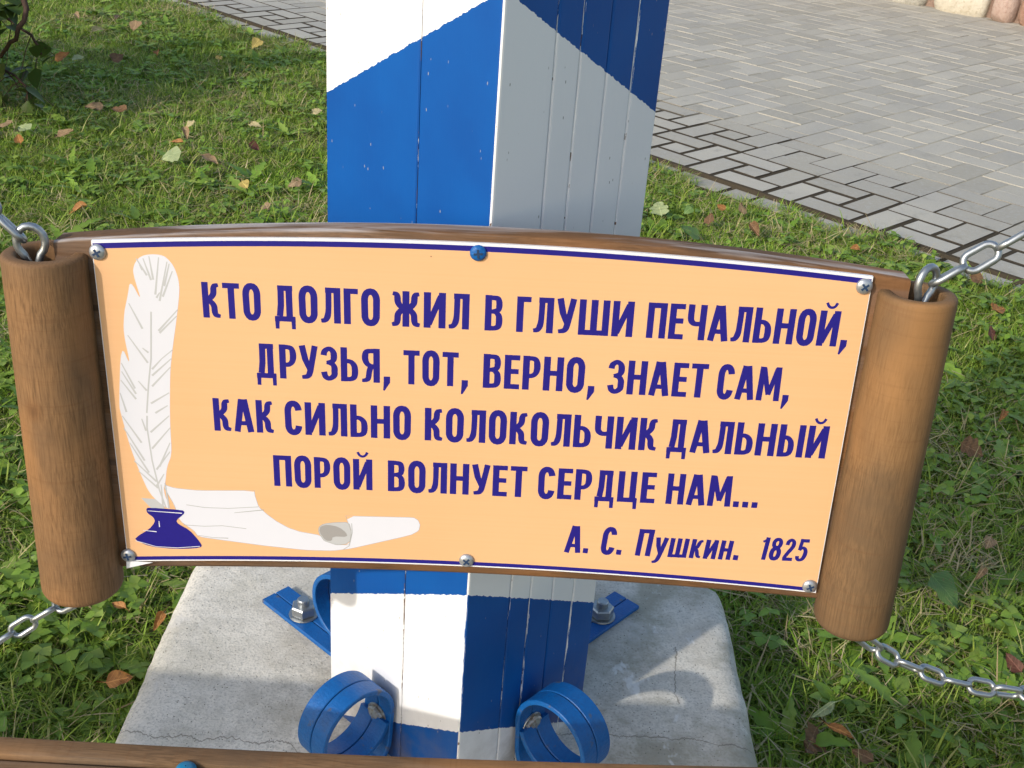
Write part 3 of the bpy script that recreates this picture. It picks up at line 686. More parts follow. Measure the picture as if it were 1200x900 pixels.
def word(text, x0, x1, zb, ht, v, f, slant=0.0, gap=.085):
    adv = []; x = 0
    for ch in text:
        adv.append(x); x += G[ch][0] + (gap if ch not in '.,' else .10)
    total = x - (gap if text[-1] not in '.,' else .10)
    k = (x1 - x0) / total
    for ch, a in zip(text, adv):
        for q, (pts, typ, wd) in enumerate(G[ch][1]):
            if typ == 'o' and len(pts) < 14: pts, wd = catmull(pts, wd)
            # stroke in mm: scale x by k, y by ht; keep the width mean
            P = [((a + px + slant * py) * k, py * ht) for px, py in pts]
            kk = (k + ht) / 2 if k < ht else ht
            kw = k if (len(pts) == 2 and abs(pts[0][0] - pts[1][0]) < .1) else (ht if (len(pts) == 2 and abs(pts[0][1] - pts[1][1]) < .01) else kk)
            W_ = [w_ * kw * .92 for w_ in wd] if isinstance(wd, (list, tuple)) else wd * kw
            rv, rf = ribbon(P, W_, typ == 'c'); b0 = len(v)
            yy = -.15 - .004 * q
            v += [((x0 + p.x) * mm, yy * mm, (zb + p.y) * mm) for p in rv]; f += [tuple(b0 + i for i in q_) for q_ in rf]
LINES = [[('КТО', -219.3, -173.2, 62.5, 30.0, 0.0), ('ДОЛГО', -163.1, -79.1, 62.5, 30.0, 0.0), ('ЖИЛ', -70.3, -8.6, 62.5, 30.0, 0.0), ('В', 3.6, 17.8, 62.5, 30.0, 0.0), ('ГЛУШИ', 28.6, 120.8, 62.5, 30.0, 0.0), ('ПЕЧАЛЬНОЙ,', 131.6, 290.2, 62.5, 30.0, 0.0)], [('ДРУЗЬЯ,', -179.9, -71.7, 12.4, 30.0, 0.0), ('ТОТ,', -60.6, -8.7, 12.4, 30.0, 0.0), ('ВЕРНО,', 3.8, 93.8, 12.4, 30.0, 0.0), ('ЗНАЕТ', 104.3, 184.6, 12.4, 30.0, 0.0), ('САМ,', 193.0, 251.1, 12.4, 30.0, 0.0)], [('КАК', -217.1, -167.5, -38.0, 30.0, 0.0), ('СИЛЬНО', -158.3, -54.1, -38.0, 30.0, 0.0), ('КОЛОКОЛЬЧИК', -42.8, 149.1, -38.0, 30.0, 0.0), ('ДАЛЬНЫЙ', 157.1, 289.3, -38.0, 30.0, 0.0)], [('ПОРОЙ', -169.7, -86.4, -88.1, 29.6, 0.0), ('ВОЛНУЕТ', -73.4, 43.8, -88.1, 29.6, 0.0), ('СЕРДЦЕ', 53.3, 152.4, -88.1, 29.6, 0.0), ('НАМ...', 161.8, 239.8, -88.1, 29.6, 0.0)], [('А.', 79.0, 99.7, -141.0, 27.0, 0.1), ('С.', 110.0, 128.5, -141.0, 27.0, 0.1), ('Пушкин.', 140.4, 229.8, -141.0, 27.0, 0.1), ('1825', 247.4, 288.0, -139.3, 22.8, 0.1)]]
for row in LINES:
    v, f = [], []
    for (tx, a, b, zb, ht, sl_) in row: word(tx, a, b, zb, ht, v, f, sl_)
    link('lettering', frompy('lettering', v, f), 'navy_print', sign)

# quill, ink pot and paper (flat print)
ART = {"feather": [[-264.2, -114.6], [-276.6, -102.0], [-282.8, -82.4], [-289.3, -55.8], [-293.8, -25.5], [-294.5, -18.9], [-287.6, 36.6], [-281.3, 16.3], [-284.6, 46.0], [-282.1, 64.3], [-278.1, 77.5], [-274.8, 91.5], [-267.1, 73.0], [-272.2, 96.9], [-270.6, 104.0], [-266.7, 109.7], [-261.5, 112.4], [-254.8, 113.4], [-248.9, 113.0], [-245.0, 111.5], [-239.6, 104.8], [-236.5, 93.3], [-236.7, 82.7], [-240.7, 60.9], [-246.4, 33.1], [-249.7, 14.1], [-252.5, -16.7], [-253.8, -37.2], [-254.5, -62.5], [-259.7, -74.2], [-262.0, -88.7], [-264.8, -97.6], [-260.3, -115.0]], "paper": [[-265.3, -91.2], [-254.9, -94.7], [-234.7, -96.0], [-187.0, -93.5], [-186.5, -99.3], [-184.0, -109.5], [-177.2, -116.5], [-169.7, -122.7], [-159.7, -128.8], [-149.5, -132.4], [-131.5, -135.1], [-129.1, -140.4], [-118.8, -144.1], [-107.1, -143.5], [-105.1, -130.6], [-109.7, -114.4], [-77.1, -113.6], [-51.5, -112.8], [-47.4, -115.6], [-45.8, -119.9], [-46.8, -126.0], [-54.0, -130.9], [-105.9, -147.4], [-121.5, -150.4], [-144.9, -151.0], [-181.2, -148.4], [-220.0, -144.4], [-238.0, -142.3], [-241.4, -136.5], [-253.6, -126.6], [-256.3, -111.8]], "curl": [[-133.5, -132.2], [-133.1, -126.7], [-128.6, -123.2], [-118.3, -121.4], [-107.0, -120.5], [-104.8, -130.6], [-107.1, -142.3], [-118.8, -144.1], [-129.1, -140.4]], "curl_dark": [[-133.0, -131.5], [-131.8, -126.1], [-125.5, -123.9], [-115.8, -125.8], [-109.7, -130.9], [-108.3, -135.6], [-121.2, -135.7], [-122.3, -140.6], [-127.8, -140.3]], "flap": [[-284.4, -106.0], [-268.6, -106.6], [-264.8, -115.9], [-276.6, -115.9]], "ink": [[-281.0, -116.7], [-279.1, -115.1], [-250.2, -116.0], [-248.0, -117.9], [-249.3, -120.4], [-256.2, -126.7], [-254.7, -130.2], [-245.3, -135.8], [-238.2, -145.7], [-235.0, -152.2], [-241.5, -154.4], [-259.8, -156.0], [-280.6, -154.7], [-294.3, -148.4], [-289.9, -143.6], [-280.3, -137.0], [-274.4, -129.2], [-275.3, -124.8], [-280.6, -120.6]], "grey": [[[-258.3, 111.5], [-256.6, 92.4]], [[-263.1, 109.6], [-258.3, 91.9]], [[-250.8, 111.0], [-256.0, 80.0]], [[-244.5, 107.8], [-253.1, 74.8]], [[-241.0, 100.2], [-250.3, 78.5]], [[-277.8, 71.7], [-268.8, 50.4]], [[-281.3, 44.3], [-267.2, 20.8]], [[-239.3, 68.2], [-256.2, 49.2]], [[-240.6, 62.7], [-255.5, 47.4]], [[-246.4, 33.1], [-255.6, 25.1], [-264.3, 15.3]], [[-247.9, 25.5], [-264.8, 9.6]], [[-249.3, 17.9], [-265.6, -0.0]], [[-288.9, 19.7], [-279.8, -2.7]], [[-289.3, 12.1], [-279.4, -7.5]], [[-290.8, 4.4], [-279.8, -12.3]], [[-292.5, -7.2], [-288.9, -24.5]], [[-252.1, -5.1], [-267.9, -15.6]], [[-252.5, 81.9], [-255.4, 77.3]], [[-266.4, 104.2], [-264.3, 99.9]], [[-268.4, 109.3], [-261.3, 95.7]], [[-243.0, 106.2], [-248.4, 87.5]], [[-276.5, 4.2], [-270.3, -4.1]], [[-270.4, 33.7], [-265.9, 29.8]], [[-254.3, -16.8], [-265.1, -24.2]], [[-260.7, 65.4], [-264.3, 24.7], [-268.4, 1.7], [-272.2, -24.6]], [[-272.2, -27.1], [-273.2, -38.2], [-271.7, -69.1], [-267.9, -97.8], [-263.7, -114.6]], [[-254.0, -37.3], [-270.7, -57.7]], [[-255.2, -51.3], [-265.9, -74.5]], [[-292.8, -28.2], [-279.0, -52.5]], [[-292.6, -39.2], [-278.0, -69.4]], [[-289.0, -53.0], [-275.3, -80.7]], [[-286.9, -69.9], [-269.7, -89.1]], [[-253.9, -26.2], [-270.6, -42.3]], [[-255.9, -59.8], [-268.7, -77.5]], [[-284.0, -79.8], [-268.9, -95.5]], [[-262.7, -81.5], [-270.0, -93.5]], [[-276.9, -30.1], [-274.2, -41.1]], [[-262.7, -90.2], [-261.2, -115.1]], [[-266.1, -91.8], [-266.3, -115.3]], [[-246.0, -110.7], [-230.7, -112.6], [-210.2, -112.4], [-184.5, -109.5]], [[-205.4, -116.5], [-179.5, -112.2]], [[-250.1, -130.9], [-232.0, -131.4], [-216.5, -130.0], [-195.9, -131.9]], [[-237.9, -140.8], [-225.0, -142.5], [-212.1, -142.4]], [[-104.7, -121.6], [-104.3, -130.6], [-107.1, -144.4], [-112.4, -148.6]]], "white": [[[-279.9, -118.4], [-250.5, -119.3]], [[-285.6, -138.2], [-274.0, -139.1]], [[-293.1, -149.3], [-275.3, -154.4], [-257.1, -154.6], [-237.4, -152.0]], [[-271.0, -128.1], [-271.0, -134.1]]]}
def poly(name, pts, y, mat, parent=sign):
    vs = [Vector((p[0], p[1], 0)) for p in pts]; tri = geometry.tessellate_polygon([vs])
    return link(name, frompy(name, [(p[0] * mm, y * mm, p[1] * mm) for p in pts], [tuple(t_) for t_ in tri]), mat, parent)
def smoothp(pts, it=1):
    for _ in range(it):
        out = []
        for i in range(len(pts)):
            a, b = pts[i], pts[(i + 1) % len(pts)]; out += [(a[0] * .78 + b[0] * .22, a[1] * .78 + b[1] * .22), (a[0] * .22 + b[0] * .78, a[1] * .22 + b[1] * .78)]
        pts = out
    return pts
def outline_lines(name, plist, wd, y, mat, parent):
    v, f = [], []
    for q, pts in enumerate(plist):
        n = len(pts)
        ws = [wd] * n if n > 3 else [wd * .5 + wd * .7 * (i == n - 1 and 1 or 0) + .2 for i in range(n)]
        rv, rf = ribbon([tuple(p) for p in pts], ws); b0 = len(v)
        v += [(p.x * mm, (y - .002 * q) * mm, p.y * mm) for p in rv]; f += [tuple(b0 + i for i in q_) for q_ in rf]
    return link(name, frompy(name, v, f), mat, parent)
pp = poly('paper_drawing', smoothp(ART['paper']), -.16, 'white_print')
poly('paper_flap', ART['flap'], -.15, 'pale_grey_print', pp)
poly('paper_curl', smoothp(ART['curl']), -.18, 'pale_grey_print', pp)
outline_lines('curl_outline', [smoothp(ART['curl']) + [smoothp(ART['curl'])[0]]], .45, -.215, 'grey_print', pp)
poly('curl_shade', smoothp(ART['curl_dark']), -.20, 'dark_grey_print', pp)
ol = ART['paper'] + [ART['paper'][0]]
outline_lines('paper_outline', [ol], .35, -.19, 'grey_print', pp)
fe = poly('quill_drawing', smoothp(ART['feather'], 2), -.22, 'white_print')
outline_lines('barb_lines', ART['grey'][:-5], 1.25, -.24, 'pale_grey_print', fe)
for fl in ART['grey'][-5:]: outline_lines('fold_line', [fl], .5, -.24, 'grey_print', pp)
ik = poly('ink_pot_drawing', smoothp(ART['ink']), -.32, 'navy_print')
outline_lines('highlight_lines', ART['white'], .6, -.34, 'white_print', ik)

# peeled corner bottom left
link('peeled_corner', frompy('peeled_corner', [(-.303, -.0012, -.170), (-.303, -.0022, -.177), (-.2795, -.0010, -.1705)], [(0, 1, 2)]), 'plastic_edge', sign)

# screws
def screw_meshes():
    head = lathe('head', [(.0064, 0), (.0065, .0008), (.0058, .0019), (.0045, .0028), (.0025, .0033), (.0001, .0035)], 24, False)
    v = []; f = []
    for (a, b) in ((.0034, .0008), (.0008, .0034)):
        b0 = len(v); v += [(-a, -b, .0037), (a, -b, .0037), (a, b, .0037), (-a, b, .0037), (-a, -b, .0022), (a, -b, .0022), (a, b, .0022), (-a, b, .0022)]
        f += [(b0, b0 + 1, b0 + 2, b0 + 3)] + [(b0 + k, b0 + 4 + k, b0 + 4 + (k + 1) % 4, b0 + (k + 1) % 4) for k in range(4)]
    for q in range(8, 16): v[q] = (v[q][0], v[q][1], v[q][2] + .00004)
    return head, frompy('cross_recess', v, f)
hd, cx_ = screw_meshes(); hd.materials.append(M['zinc_screw']); cx_.materials.append(M['dark_recess']); hb = hd.copy(); hb.materials[0] = M['blue_metal']
for m_ in (hd, hb):
    for p in m_.polygons: p.use_smooth = True
for (x, z, rz) in ((-297.8, 113.1, .5), (-3.1, 126.6, .1), (296.3, 114, .7), (-300.8, -164.3, .2), (-5.1, -153.5, .9), (295.5, -163.7, .4)):
    o = part('screw', hb if abs(x + 3.1) < .1 else hd, sign, (x * mm, -.0004, z * mm), (R(90), 0, 0)); part('cross_recess', cx_, o, (0, 0, 0), (0, 0, rz))

# logs
def log_mesh(rb, rt, L0, L1, zc, gap0, gap1, seed):
    """solid below zc; above it an open C section whose gap (angles in degrees) faces the board"""
    N = 96; rs = random.Random(seed); v = []; f = []
    def rad(z): k = (z - L0) / (L1 - L0); return rb + (rt - rb) * k
    prof = []
    for k in range(7): a = R(k * 15); prof.append((L0 + .009 * (1 - math.sin(a)), -.009 * (1 - math.cos(a))))
    prof = sorted([(L0 + .010 * (1 - math.cos(R(k * 15))), -.010 * (1 - math.sin(R(k * 15)))) for k in range(7)])
    zs = [(z, d) for z, d in prof] + [(L0 + .010 + (zc - L0 - .010) * i / 6, 0) for i in range(1, 7)]
    zs2 = [(zc + (L1 - .0035 - zc) * i / 3, 0) for i in range(1, 4)] + [(L1 - .0017, -.0005), (L1 - .0005, -.0017), (L1, -.0035)]
    ph = [rs.uniform(0, 6) for _ in range(4)]
    def P(z, d, a): return ((rad(z) + d) * (1 + .006 * math.sin(2 * a + ph[0]) + .004 * math.sin(3 * a + ph[1])) * math.cos(a), (rad(z) + d) * (1 + .006 * math.sin(2 * a + ph[2])) * math.sin(a), z)
    for z, d in zs:
        for k in range(N): v.append(P(z, d, 2 * math.pi * k / N))
    n0 = len(zs)
    for i in range(n0 - 1):
        for k in range(N): f.append((i * N + k, i * N + (k + 1) % N, (i + 1) * N + (k + 1) % N, (i + 1) * N + k))
    f.append(tuple(range(N))[::-1])
    # C section: closed outline from outer arc then inner arc
    a0, a1 = R(gap1), R(gap0 + 360); M_ = 44; th = .36
    def outline(z, d):
        out = []
        for i in range(M_ + 1):
            a = a0 + (a1 - a0) * i / M_; out.append(P(z, d, a))
        r = rad(z)
        ri = r * (1 - th) - d; rm = (r + r * (1 - th)) / 2; hw = (r - r * (1 - th)) / 2 + d
        def lobe(a, s):   # rounded end
            return [(rm * math.cos(a) + hw * math.cos(a + s * R(q)), rm * math.sin(a) + hw * math.sin(a + s * R(q)), z) for q in (30, 60, 90, 120, 150)]
        out += lobe(a1, 1)
        for i in range(M_ + 1):
            a = a1 + (a0 - a1) * i / M_; out.append((ri * math.cos(a), ri * math.sin(a), z))
        out += lobe(a0, -1)[::-1]
        return out
    K = len(outline(0, 0)); b0 = len(v); rows = [(zc - .0002, 0)] + zs2
    for z, d in rows: v += outline(z, d)
    for i in range(len(rows) - 1):
        for k in range(K): f.append((b0 + i * K + k, b0 + i * K + (k + 1) % K, b0 + (i + 1) * K + (k + 1) % K, b0 + (i + 1) * K + k))
    # top cap as quads across the wall
    b1 = b0 + (len(rows) - 1) * K; o_ = M_ + 1
    inner = lambda i: b1 + o_ + 5 + (M_ - i)
    for i in range(M_): f.append((b1 + i, b1 + i + 1, inner(i + 1), inner(i)))
    e1 = [b1 + M_] + [b1 + o_ + q for q in range(5)] + [inner(M_)]; f.append(tuple(e1))
    e0 = [inner(0)] + [b1 + o_ + 5 + M_ + 1 + q for q in range(5)] + [b1]; f.append(tuple(e0))
    # pocket floor
    b2 = len(v); v.append((0, 0, zc))
    f2 = [((n0 - 1) * N + k, (n0 - 1) * N + (k + 1) % N, b2) for k in range(N)]
    return fix(frompy('log', v, f + f2))
lg = link('log', log_mesh(.0345, .0325, -.2035, .1110, .052, 8, 62, 1), 'log_wood', sign, (-.3415, .001, 0), (0, R(.9), 0), 40)
lg['label'] = 'left log with a knot'
link('log', log_mesh(.0328, .0305, -.2025, .1110, .052, 118, 172, 2), 'log_wood_clean', sign, (.3385, .001, 0), (0, R(.35), R(0)), 40)

# open eye hooks in the logs, and chains
def eye(parent, x, y, z, ang, lean, mir):
    p = [(.000, 0, -.050), (.000, 0, -.020), (.0015, 0, -.008)]
    c = (0, 0, .013)
    for k in range(15): a = R(-58 + k * 20.5); p.append((c[0] + .0105 * math.cos(a), 0, c[2] + .0125 * math.sin(a)))
    p.append((-.0040, 0, -.0040))
    me = tube('eye_hook', [(q[0] * mir, q[1], q[2]) for q in p], .0030, 12); me.materials.append(M['galvanised'])
    for pl in me.polygons: pl.use_smooth = True
    return part('eye_hook', me, parent, (x, y, z), (0, R(lean), R(ang)))
eye(sign, -.3470, -.003, .107, 15, -3, 1)
eye(sign, .3420, -.003, .107, 35, 8, 1)

LO, LW, WR = .0325, .0195, .0028      # link outer length, width, wire radius
def link_mesh():
    r = LW / 2 - WR; s = LO / 2 - WR - r; p = []
    for k in range(13): a = R(-90 + k * 15); p.append((s + r * math.cos(a), r * math.sin(a), 0))
    for k in range(13): a = R(90 + k * 15); p.append((-s + r * math.cos(a), r * math.sin(a), 0))
    me = tube('chain_link', p, WR, 10, True); me.materials.append(M['galvanised'])
    for pl in me.polygons: pl.use_smooth = True
    return me
LM = link_mesh(); PITCH = LO - 2 * WR * 1.02
def chain(name_label, path, roll0=0, jig=.1, sc=1.0, group='galvanised chains holding the sign'):
    """path: polyline in world space; links spaced by pitch with alternating roll"""
    P = [Vector(p) for p in path]; seg = [0]
    for a, b in zip(P, P[1:]): seg.append(seg[-1] + (b - a).length)
    def at(s):
        for i in range(len(P) - 1):
            if s <= seg[i + 1] or i == len(P) - 2: return P[i].lerp(P[i + 1], (s - seg[i]) / (seg[i + 1] - seg[i]))
    root = empty('chain', P[0]); tag(root, name_label, 'chain', group)
    pt = PITCH * sc; n = int(seg[-1] / pt); rs = random.Random(len(name_label))
    for k in range(n):
        a, b = at(k * pt), at((k + 1) * pt); c = (a + b) / 2; d = (b - a).normalized()
        y = Vector((0, 0, 1)).cross(d).normalized(); z = d.cross(y)
        ro = R(roll0 + (90 if k % 2 else 0)) + rs.gauss(0, jig)
        yy = y * math.cos(ro) + z * math.sin(ro); zz = d.cross(yy)
        o = bpy.data.objects.new('link', LM); COL.objects.link(o); o.parent = root
        o.matrix_basis = Matrix(((d.x, yy.x, zz.x, c.x - P[0].x), (d.y, yy.y, zz.y, c.y - P[0].y), (d.z, yy.z, zz.z, c.z - P[0].z), (0, 0, 0, 1))) @ Matrix.Scale(sc, 4)
SW = Matrix(((sx.x, sy.x, sz.x, -.027), (sx.y, sy.y, sz.y, .825), (sx.z, sy.z, sz.z, .630), (0, 0, 0, 1)))
def sw(x, y, z): return SW @ Vector((x * mm, y * mm, z * mm))
chain('upper right galvanised chain rising from the eye hook of the right log', [sw(347, -3, 119), sw(412, -3, 165), sw(700, 0, 375)], -28, .06)
chain('upper left galvanised chain rising from the eye hook of the left log', [sw(-353, -3, 121), sw(-376, -3, 145), sw(-560, 0, 330), sw(-640, 0, 420)], 25, .06)
def sag(p, q, drop, n=14): return [p.lerp(q, i / n) + Vector((0, 0, -drop * 4 * (i / n) * (1 - i / n))) for i in range(n + 1)]
chain('lower left galvanised chain hanging down and left below the left log', [sw(-338, 6, -204), sw(-352, 6, -216), sw(-381, 11, -234), sw(-431, 0, -266), sw(-490, -90, -285), sw(-550, -260, -295), sw(-580, -420, -285)], 30, .15, .9)
chain('lower right galvanised chain sagging to the right below the right log', [sw(335, 6, -204), sw(347, 6, -216), sw(380, 11, -244), sw(431, 9, -264), sw(472, 8, -272), sw(513, 6, -276), sw(600, 3, -268), sw(720, 0, -240)], 35, .15, .9)

# ------------------------------------------------------------------ bench in the foreground (only its far rail shows)
bench = empty('bench', (.0, .62, 0)); tag(bench, 'brown wooden bench rail crossing the very bottom of the photo in front of the slab', 'bench')
def slat(name, yf0, yf1, z0, z1, bev):
    n = 60; v, f = [], []
    for i in range(n + 1):
        x = -1.1 + 2.2 * i / n; yc = .698 + .055 * x + .045 * x * x - .62
        sec = [(yf0, z0), (yf1, z0), (yf1, z1 - bev), (yf1 - bev * .3, z1 - bev * .3), (yf1 - bev, z1), (yf0 + bev, z1), (yf0 + bev * .3, z1 - bev * .3), (yf0, z1 - bev)]
        for (y, z) in sec: v.append((x, yc + y, z))
    for i in range(n):
        for k in range(8): f.append((i * 8 + k, i * 8 + (k + 1) % 8, (i + 1) * 8 + (k + 1) % 8, (i + 1) * 8 + k))
    f.append(tuple(range(8))[::-1]); f.append(tuple(n * 8 + k for k in range(8)))
    return link(name, fix(frompy(name, v, f)), 'bench_wood', bench, smooth=40)
slat('edge_rail', -.0195, .0, .325, .3655, .003)
slat('slat', -.105, -.0225, .330, .3640, .005)
for xx in (-.95, .95):
    link('leg', box_mesh('leg', xx - .03, xx + .03, -.08, .03, -.05, .325, .004), 'bench_wood', bench)
bs = lathe('bolt', [(.0085, 0), (.0085, .0012), (.0070, .0034), (.0040, .0048), (.0005, .0052)], 24, False); bs.materials.append(M['blue_screw'])
for p in bs.polygons: p.use_smooth = True
o = part('bolt', bs, bench, (-.236, .0455 -.62 + .620 - .0030, .3640)); o['label'] = 'bolt painted blue'

# ------------------------------------------------------------------ shrub at the left
shrub = empty('shrub', (-2.40, 3.62, -.02)); tag(shrub, 'leafy green shrub with dark branches at the upper left corner of the lawn', 'shrub')
rs = random.Random(5); branches = []; tips = []
def grow(p, d, ln, r, dep):
    pts = [p.copy()]; q = p.copy(); dd = d.copy()
    for k in range(6):
        dd = (dd + Vector((rs.gauss(0, .10), rs.gauss(0, .10), rs.gauss(0, .08) + .02))).normalized(); q = q + dd * ln / 6; pts.append(q.copy())
        if dep > 0 and k > 1 and rs.random() < .75:
            sd = (dd + Vector((rs.gauss(0, .6), rs.gauss(0, .6), rs.gauss(0, .3)))).normalized(); grow(q.copy(), sd, ln * .5, r * .5, dep - 1)
        tips.append((q.copy(), dd.copy(), dep))
    branches.append((pts, [r * (1 - .12 * i) for i in range(len(pts))]))
for k in range(15):
    a = R(k * 24 + rs.uniform(-10, 10)); grow(Vector((.05 * math.cos(a), .05 * math.sin(a), 0)), Vector((math.cos(a) * rs.uniform(.5, 1.1), math.sin(a) * rs.uniform(.5, 1.1), rs.uniform(.5, 1.3))).normalized(), rs.uniform(.45, .66), .009, 2)
def bough(pts, r0, leaves):      # a long arching bough with twigs
    P_ = []
    C_ = [Vector(q) for q in pts]
    for i in range(len(C_) - 1):
        a, b, c, d = C_[max(i - 1, 0)], C_[i], C_[i + 1], C_[min(i + 2, len(C_) - 1)]
        for k in range(4):
            s = k / 4; P_.append((2 * b + (c - a) * s + (2 * a - 5 * b + 4 * c - d) * s * s + (3 * b - a - 3 * c + d) * s ** 3) / 2 + Vector((rs.gauss(0, .0025), rs.gauss(0, .0025), rs.gauss(0, .0025))))
    P_.append(Vector(pts[-1])); branches.append((P_, [r0 * (1 - .6 * i / len(P_)) for i in range(len(P_))]))
    for q in P_[6:]:
        for _ in range(leaves):
            e = q + Vector((rs.gauss(0, .05), rs.gauss(0, .05), rs.gauss(-.03, .04))); branches.append(([q, q.lerp(e, .5) + Vector((0, 0, .01)), e], [.002, .0016, .001])); tips.append((e, Vector((1, 0, 0)), 2))
bough([(.05, 0, 0), (.35, .05, .35), (.62, .12, .46), (.77, .11, .38), (.76, .08, .30), (.68, .14, .22), (.60, .22, .16)], .013, 0)
bough([(.05, .02, 0), (.40, .12, .30), (.60, .20, .33), (.74, .20, .25), (.78, .17, .20)], .008, 1)
bough([(.05, .0, 0), (.36, .14, .20), (.58, .18, .16), (.70, .17, .11), (.74, .12, .08)], .007, 2)
vs, fs = [], []
for pts, rr in branches:
    me = tube('b', pts, rr, 6); b0 = len(vs); vs += [v.co.copy() for v in me.vertices]; fs += [tuple(b0 + i for i in p.vertices) for p in me.polygons]; bpy.data.meshes.remove(me)
link('branches', frompy('branches', vs, fs), 'bark', shrub, smooth=60)
def leaf_geo(L, W_, n=5, fold=.18, curl=.2, shape=1.0, lobes=0, rsx=rs):
    """broad leaf: midrib along x; returns verts, faces"""
    v, f = [], []
    for i in range(n + 1):
        t_ = i / n; w_ = W_ / 2 * (math.sin(math.pi * min(1, t_ ** (.62 * shape) * .98 + .02))) ** .8
        if lobes: w_ *= .68 + .5 * abs(math.sin(t_ * math.pi * lobes))
        x = L * t_; zc = -curl * L * t_ * t_
        v += [(x, -w_, zc + fold * w_), (x, -w_ * .5, zc + fold * .35 * w_), (x, 0, zc), (x, w_ * .5, zc + fold * .35 * w_), (x, w_, zc + fold * w_)]
    for i in range(n):
        for k in range(4): f.append((i * 5 + k, i * 5 + k + 1, (i + 1) * 5 + k + 1, (i + 1) * 5 + k))
    return v, f
vs, fs = [], []
for (q, d, dep) in tips:
    for _ in range(3 if dep < 2 else 1):
        L_ = rs.uniform(.045, .085); lv, lf = leaf_geo(L_, L_ * .72, 4)
        m = Matrix.Translation(q) @ Matrix.Rotation(rs.uniform(0, 6.28), 4, 'Z') @ Matrix.Rotation(rs.gauss(.35, .5), 4, 'Y') @ Matrix.Rotation(rs.gauss(0, .4), 4, 'X'); b0 = len(vs)
        vs += [m @ Vector(p) for p in lv]; fs += [tuple(b0 + i for i in p) for p in lf]
o = link('leaves', frompy('leaves', vs, fs), 'bush_leaf', shrub, smooth=180); o['kind'] = 'stuff'

# ------------------------------------------------------------------ grass, straw, weeds (stuff, geometry nodes)
def clump(fn, mat, k):
    vs, fs = [], []; fn(vs, fs, random.Random(k * 13 + 5)); me = frompy('clump', vs, fs); me.materials.append(M[mat])
    for p in me.polygons: p.use_smooth = True
    return bpy.data.objects.new('clump', me)
def blade(vs, fs, r_, x, y, L, w_, az, bend, lean, n=4, z0=0):
    b0 = len(vs); d = Vector((math.cos(az), math.sin(az), 0)); s = Vector((-math.sin(az), math.cos(az), 0)); p = Vector((x, y, z0)); tw = r_.uniform(-.6, .6)
    for i in range(n + 1):
        t_ = i / n; a = lean + bend * t_
        if i: p = p + (d * math.sin(a) + Vector((0, 0, 1)) * math.cos(a)) * L / n
        ww = w_ * (1 - t_ ** 2.2) / 2 + .0001; ss = s * math.cos(tw * t_) + (d * math.cos(a) - Vector((0, 0, 1)) * math.sin(a)) * math.sin(tw * t_)
        vs.append(p + ss * ww); vs.append(p - ss * ww)
    for i in range(n): fs.append((b0 + 2 * i, b0 + 2 * i + 1, b0 + 2 * i + 3, b0 + 2 * i + 2))
def g_tuft(vs, fs, r_):
    for _ in range(15): blade(vs, fs, r_, r_.gauss(0, .016), r_.gauss(0, .016), r_.uniform(.025, .060), r_.uniform(.0015, .0034), r_.uniform(0, 6.28), r_.uniform(.3, 1.5), r_.uniform(.1, .9))
def g_long(vs, fs, r_):
    for _ in range(8): blade(vs, fs, r_, r_.gauss(0, .01), r_.gauss(0, .01), r_.uniform(.05, .10), r_.uniform(.0022, .0042), r_.uniform(0, 6.28), r_.uniform(.5, 1.5), r_.uniform(.2, .9), 5)
def g_straw(vs, fs, r_):
    for _ in range(9): blade(vs, fs, r_, r_.gauss(0, .02), r_.gauss(0, .02), r_.uniform(.02, .06), r_.uniform(.0010, .0026), r_.uniform(0, 6.28), r_.uniform(-.3, .7), r_.uniform(.9, 1.6), 3, r_.uniform(.004, .022))
def addleaf(vs, fs, lv, lf, m): b0 = len(vs); vs.extend([m @ Vector(p) for p in lv]); fs.extend([tuple(b0 + i for i in p) for p in lf])
def g_clover(vs, fs, r_):
    for _ in range(6):
        x, y, z = r_.gauss(0, .02), r_.gauss(0, .02), r_.uniform(.018, .038); a0 = r_.uniform(0, 6.28); s = r_.uniform(.010, .018)
        blade(vs, fs, r_, x, y, z, .0014, a0, .1, 0, 2)
        for q in range(3):
            lv, lf = leaf_geo(s, s * .95, 3, .15, .15); addleaf(vs, fs, lv, lf, Matrix.Translation((x, y, z)) @ Matrix.Rotation(a0 + q * 2.094, 4, 'Z') @ Matrix.Rotation(r_.gauss(.1, .3), 4, 'Y'))
def g_dandelion(vs, fs, r_):
    n = r_.randint(4, 7); a0 = r_.uniform(0, 6.28)
    for q in range(n):
        L = r_.uniform(.05, .10); lv, lf = leaf_geo(L, L * .30, 12, .12, .35, 1.5, 4)
        addleaf(vs, fs, lv, lf, Matrix.Translation((0, 0, .012)) @ Matrix.Rotation(a0 + q * 6.28 / n + r_.gauss(0, .25), 4, 'Z') @ Matrix.Rotation(-r_.uniform(.2, .7), 4, 'Y') @ Matrix.Rotation(r_.gauss(0, .3), 4, 'X'))
def g_broad(vs, fs, r_):
    n = r_.randint(3, 6); a0 = r_.uniform(0, 6.28)
    for q in range(n):
        L = r_.uniform(.025, .055); lv, lf = leaf_geo(L, L * .62, 5, .15, .3)
        addleaf(vs, fs, lv, lf, Matrix.Translation((r_.gauss(0, .006), r_.gauss(0, .006), .02)) @ Matrix.Rotation(a0 + q * 6.28 / n + r_.gauss(0, .3), 4, 'Z') @ Matrix.Rotation(-r_.uniform(.0, .6), 4, 'Y') @ Matrix.Rotation(r_.gauss(0, .3), 4, 'X'))
def inframe(x, y, m=0):
    q = campx(Vector((x, y, 0))); return q is not None and -m < q[0] < 1200 + m and -m < q[1] < 900 + m
SLr = (SX, SY)
